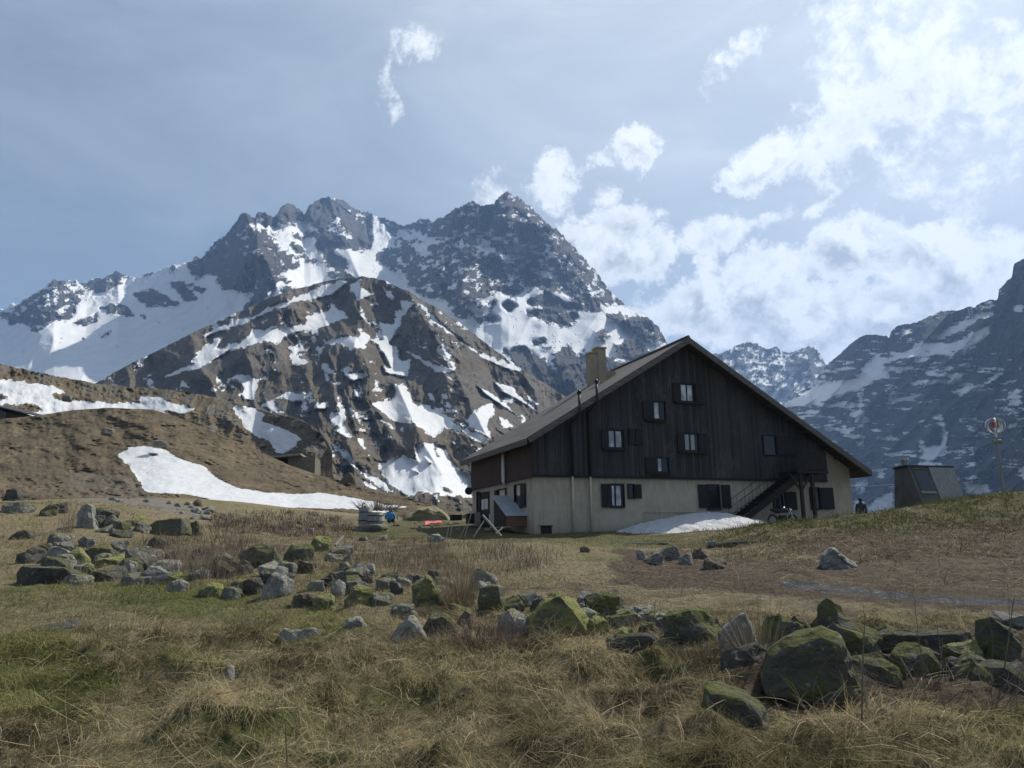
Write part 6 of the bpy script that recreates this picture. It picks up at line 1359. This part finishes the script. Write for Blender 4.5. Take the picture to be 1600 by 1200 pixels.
# single shrubs
def shrub(px, py, rx, h, n, r, m, seed, label, up=.7, Y=None):
    c = hit(px, py) if Y is None else P(px, py, Y); o = twigs('shrub', (c[0], c[1], None), rx, rx*.7, h, n, r, m, seed, up); tag(o, label, 'shrub'); return o
shrub(765,1030,.42,.46,190,.0035,M_TWIG,41,'leafless red twig shrub in front of the rough pale grey rock',.75)
shrub(690,1020,.2,.28,40,.003,M_TWIG,49,'small leafless shrub left of the red twig shrub',.7)
shrub(318,908,.9,1.0,150,.007,M_TWIGG,42,'leafless grey brown shrub growing out of the left wall',.7)
shrub(268,890,.6,.75,80,.007,M_TWIG,43,'leafless shrub beside the largest pale lichened boulder',.7)
shrub(102,832,.35,1.3,26,.010,M_TWIGG,44,'tall thin leafless shrub in front of the pale upright stone',.95)
shrub(420,860,.6,.5,60,.008,M_TWIG,46,'leafless red shrub above the biggest dark mossy boulder',.6)
shrub(1480,1130,.8,.5,80,.004,M_TWIGG,47,'tangle of thin dead twigs in front of the right-hand wall',.35)
shrub(1150,1060,.35,.35,60,.003,M_TWIGG,48,'small leafless shrub at the foot of the pale streaked boulder',.5)
def tuft(px, py, rx, h, n, label, seed, tone=.9, sh=.6):
    c = hit(px, py); rg = np.random.default_rng(seed); th = rg.uniform(0, 6.283, n); rad = rx*np.sqrt(rg.uniform(0, 1, n)); x, y = c[0]+rad*np.cos(th), c[1]+rad*np.sin(th)
    D = np.stack([np.cos(th)*rad/rx*.35+rg.normal(0, .1, n)-.05, np.sin(th)*rad/rx*.3, np.ones(n)], -1)
    o = blades('grass_tuft', np.stack([x, y, hfast(x, y)-.02], -1), D, rg.uniform(.5, 1.1, n)*h, np.full(n, .0068), rg.uniform(.1, .8, n), np.full(n, tone), np.clip(rg.normal(sh, .2, n), 0, 1), seed, 5, M_REED, None, .06); del o['kind']; tag(o, label, 'grass tuft')
tuft(717,950,.24,.85,420,'tall golden dry grass tuft between the mossy stones',51)
tuft(1186,1052,.2,.75,120,'dry straw tuft standing in front of the pale streaked boulder',52)
tuft(862,985,.22,.35,90,'thin dry tuft at the foot of the big green boulder',53)
tuft(1092,1050,.22,.26,260,'rounded tawny grass tuft right of the dark flat topped block',54,.8,.5)
tuft(788,1090,.3,.22,420,'low bushy grass tuft below the red twig shrub',55,.7,.45)
tuft(60,835,.2,.5,60,'thin dry tuft by the boulders at the left edge',56)
# tall dead stalks in front of the right-hand wall (each a thing)
ST = [([(1345,1165),(1347,1085),(1349,1010),(1352,958)],'thick dark stalk before the broad mossy boulder',.008),([(1358,1130),(1352,1085),(1346,1040),(1343,1028)],'broken pale stalk leaning on the largest boulder',.010),
 ([(1448,1112),(1443,1060),(1436,1003),(1431,960),(1427,930)],'tall stalk at the left third of the flat dark slab',.005),([(1458,1110),(1450,1070),(1440,1020),(1430,985)],'bent stalk left of the tall one by the slab',.005),
 ([(1480,1100),(1472,1040),(1466,990),(1462,955)],'tall slanting stalk before the middle of the slab',.005),([(1466,1085),(1470,1040),(1473,1005)],'short grey stalk before the middle of the slab',.006),
 ([(1443,1103),(1425,1060),(1407,1028)],'pale broken stem leaning left under the slab',.011),([(1503,1095),(1510,1050),(1513,1000)],'thin upright stalk under the right end of the slab',.005),
 ([(1545,1050),(1552,1010),(1548,980),(1544,958)],'dark stalk rising between the right end stones',.006),([(1560,1100),(1570,1040),(1577,990),(1582,950),(1585,932)],'tallest dark stalk near the right edge',.008),
 ([(1590,1040),(1582,1000),(1577,960),(1576,935)],'stalk crossing the tallest one near the right edge',.005),([(1385,1135),(1395,1112),(1402,1100)],'short whitish stem lying before the wall',.012),
 ([(1500,1135),(1470,1118),(1448,1105)],'grey stem lying low under the slab',.008),([(1162,1075),(1178,1030),(1190,1000),(1195,972)],'long straw crossing the pale streaked boulder',.006),
 ([(450,1195),(447,1160),(446,1130)],'short dark stem standing in the near grass',.006),([(1017,998),(1022,960),(1024,938)],'upright twig on the dark flat topped block',.007),
 ([(1020,997),(1045,975),(1075,958),(1105,950)],'long curved twig leaning right from the dark block',.006),([(587,960),(587,930),(588,910)],'thin upright stem left of the rounded grey stone',.006),
 ([(908,980),(906,945),(905,920)],'thin stem before the big green boulder',.005),([(1440,1000),(1441,965),(1440,940)],'thin distant stalk behind the slab',.005),
 ([(1278,1110),(1300,1090),(1325,1062)],'whitish straw before the largest boulder',.006),([(700,1150),(712,1120),(708,1080)],'thin dark stem in the middle of the near grass',.005),
 ([(1105,1140),(1110,1115),(1104,1098)],'pale curved straw on the nearest boulder',.008),([(748,932),(738,900),(727,880)],'long straw leaning out of the golden tuft',.007)]
for pts, lab, r in ST:
    b0 = hit(*pts[0]); Yb_ = b0[1]; Q = [P(p[0], p[1], Yb_-.04*i) for i, p in enumerate(pts)]; Q[0] = Q[0]-np.array([0, 0, .05])
    fine = []
    for i in range(len(Q)-1):
        for f_ in np.linspace(0, 1, 4)[:-1]: fine.append(Q[i]+(Q[i+1]-Q[i])*f_)
    fine.append(Q[-1]); rr_s = [r*(1-.6*i/len(fine)) for i in range(len(fine))]
    o = stick('dry_stalk', fine, rr_s, M_TWIGG if ('dark' in lab or 'tall' in lab) else M_PALE, lab, 'stalk', 'dry stalks')
    bm = bmesh.new(); bm.from_mesh(o.data); rgq = random.Random(len(lab))
    org = Vector(o.location)
    if len(pts) > 3:
        for k in range(3):
            i = rgq.randrange(3, len(fine)); p = Vector(fine[i])-org; tube(bm, [p, p+Vector((rgq.uniform(-.08, .08), 0, rgq.uniform(.03, .09)))], r*.4, 5)
    bm.to_mesh(o.data); bm.free()
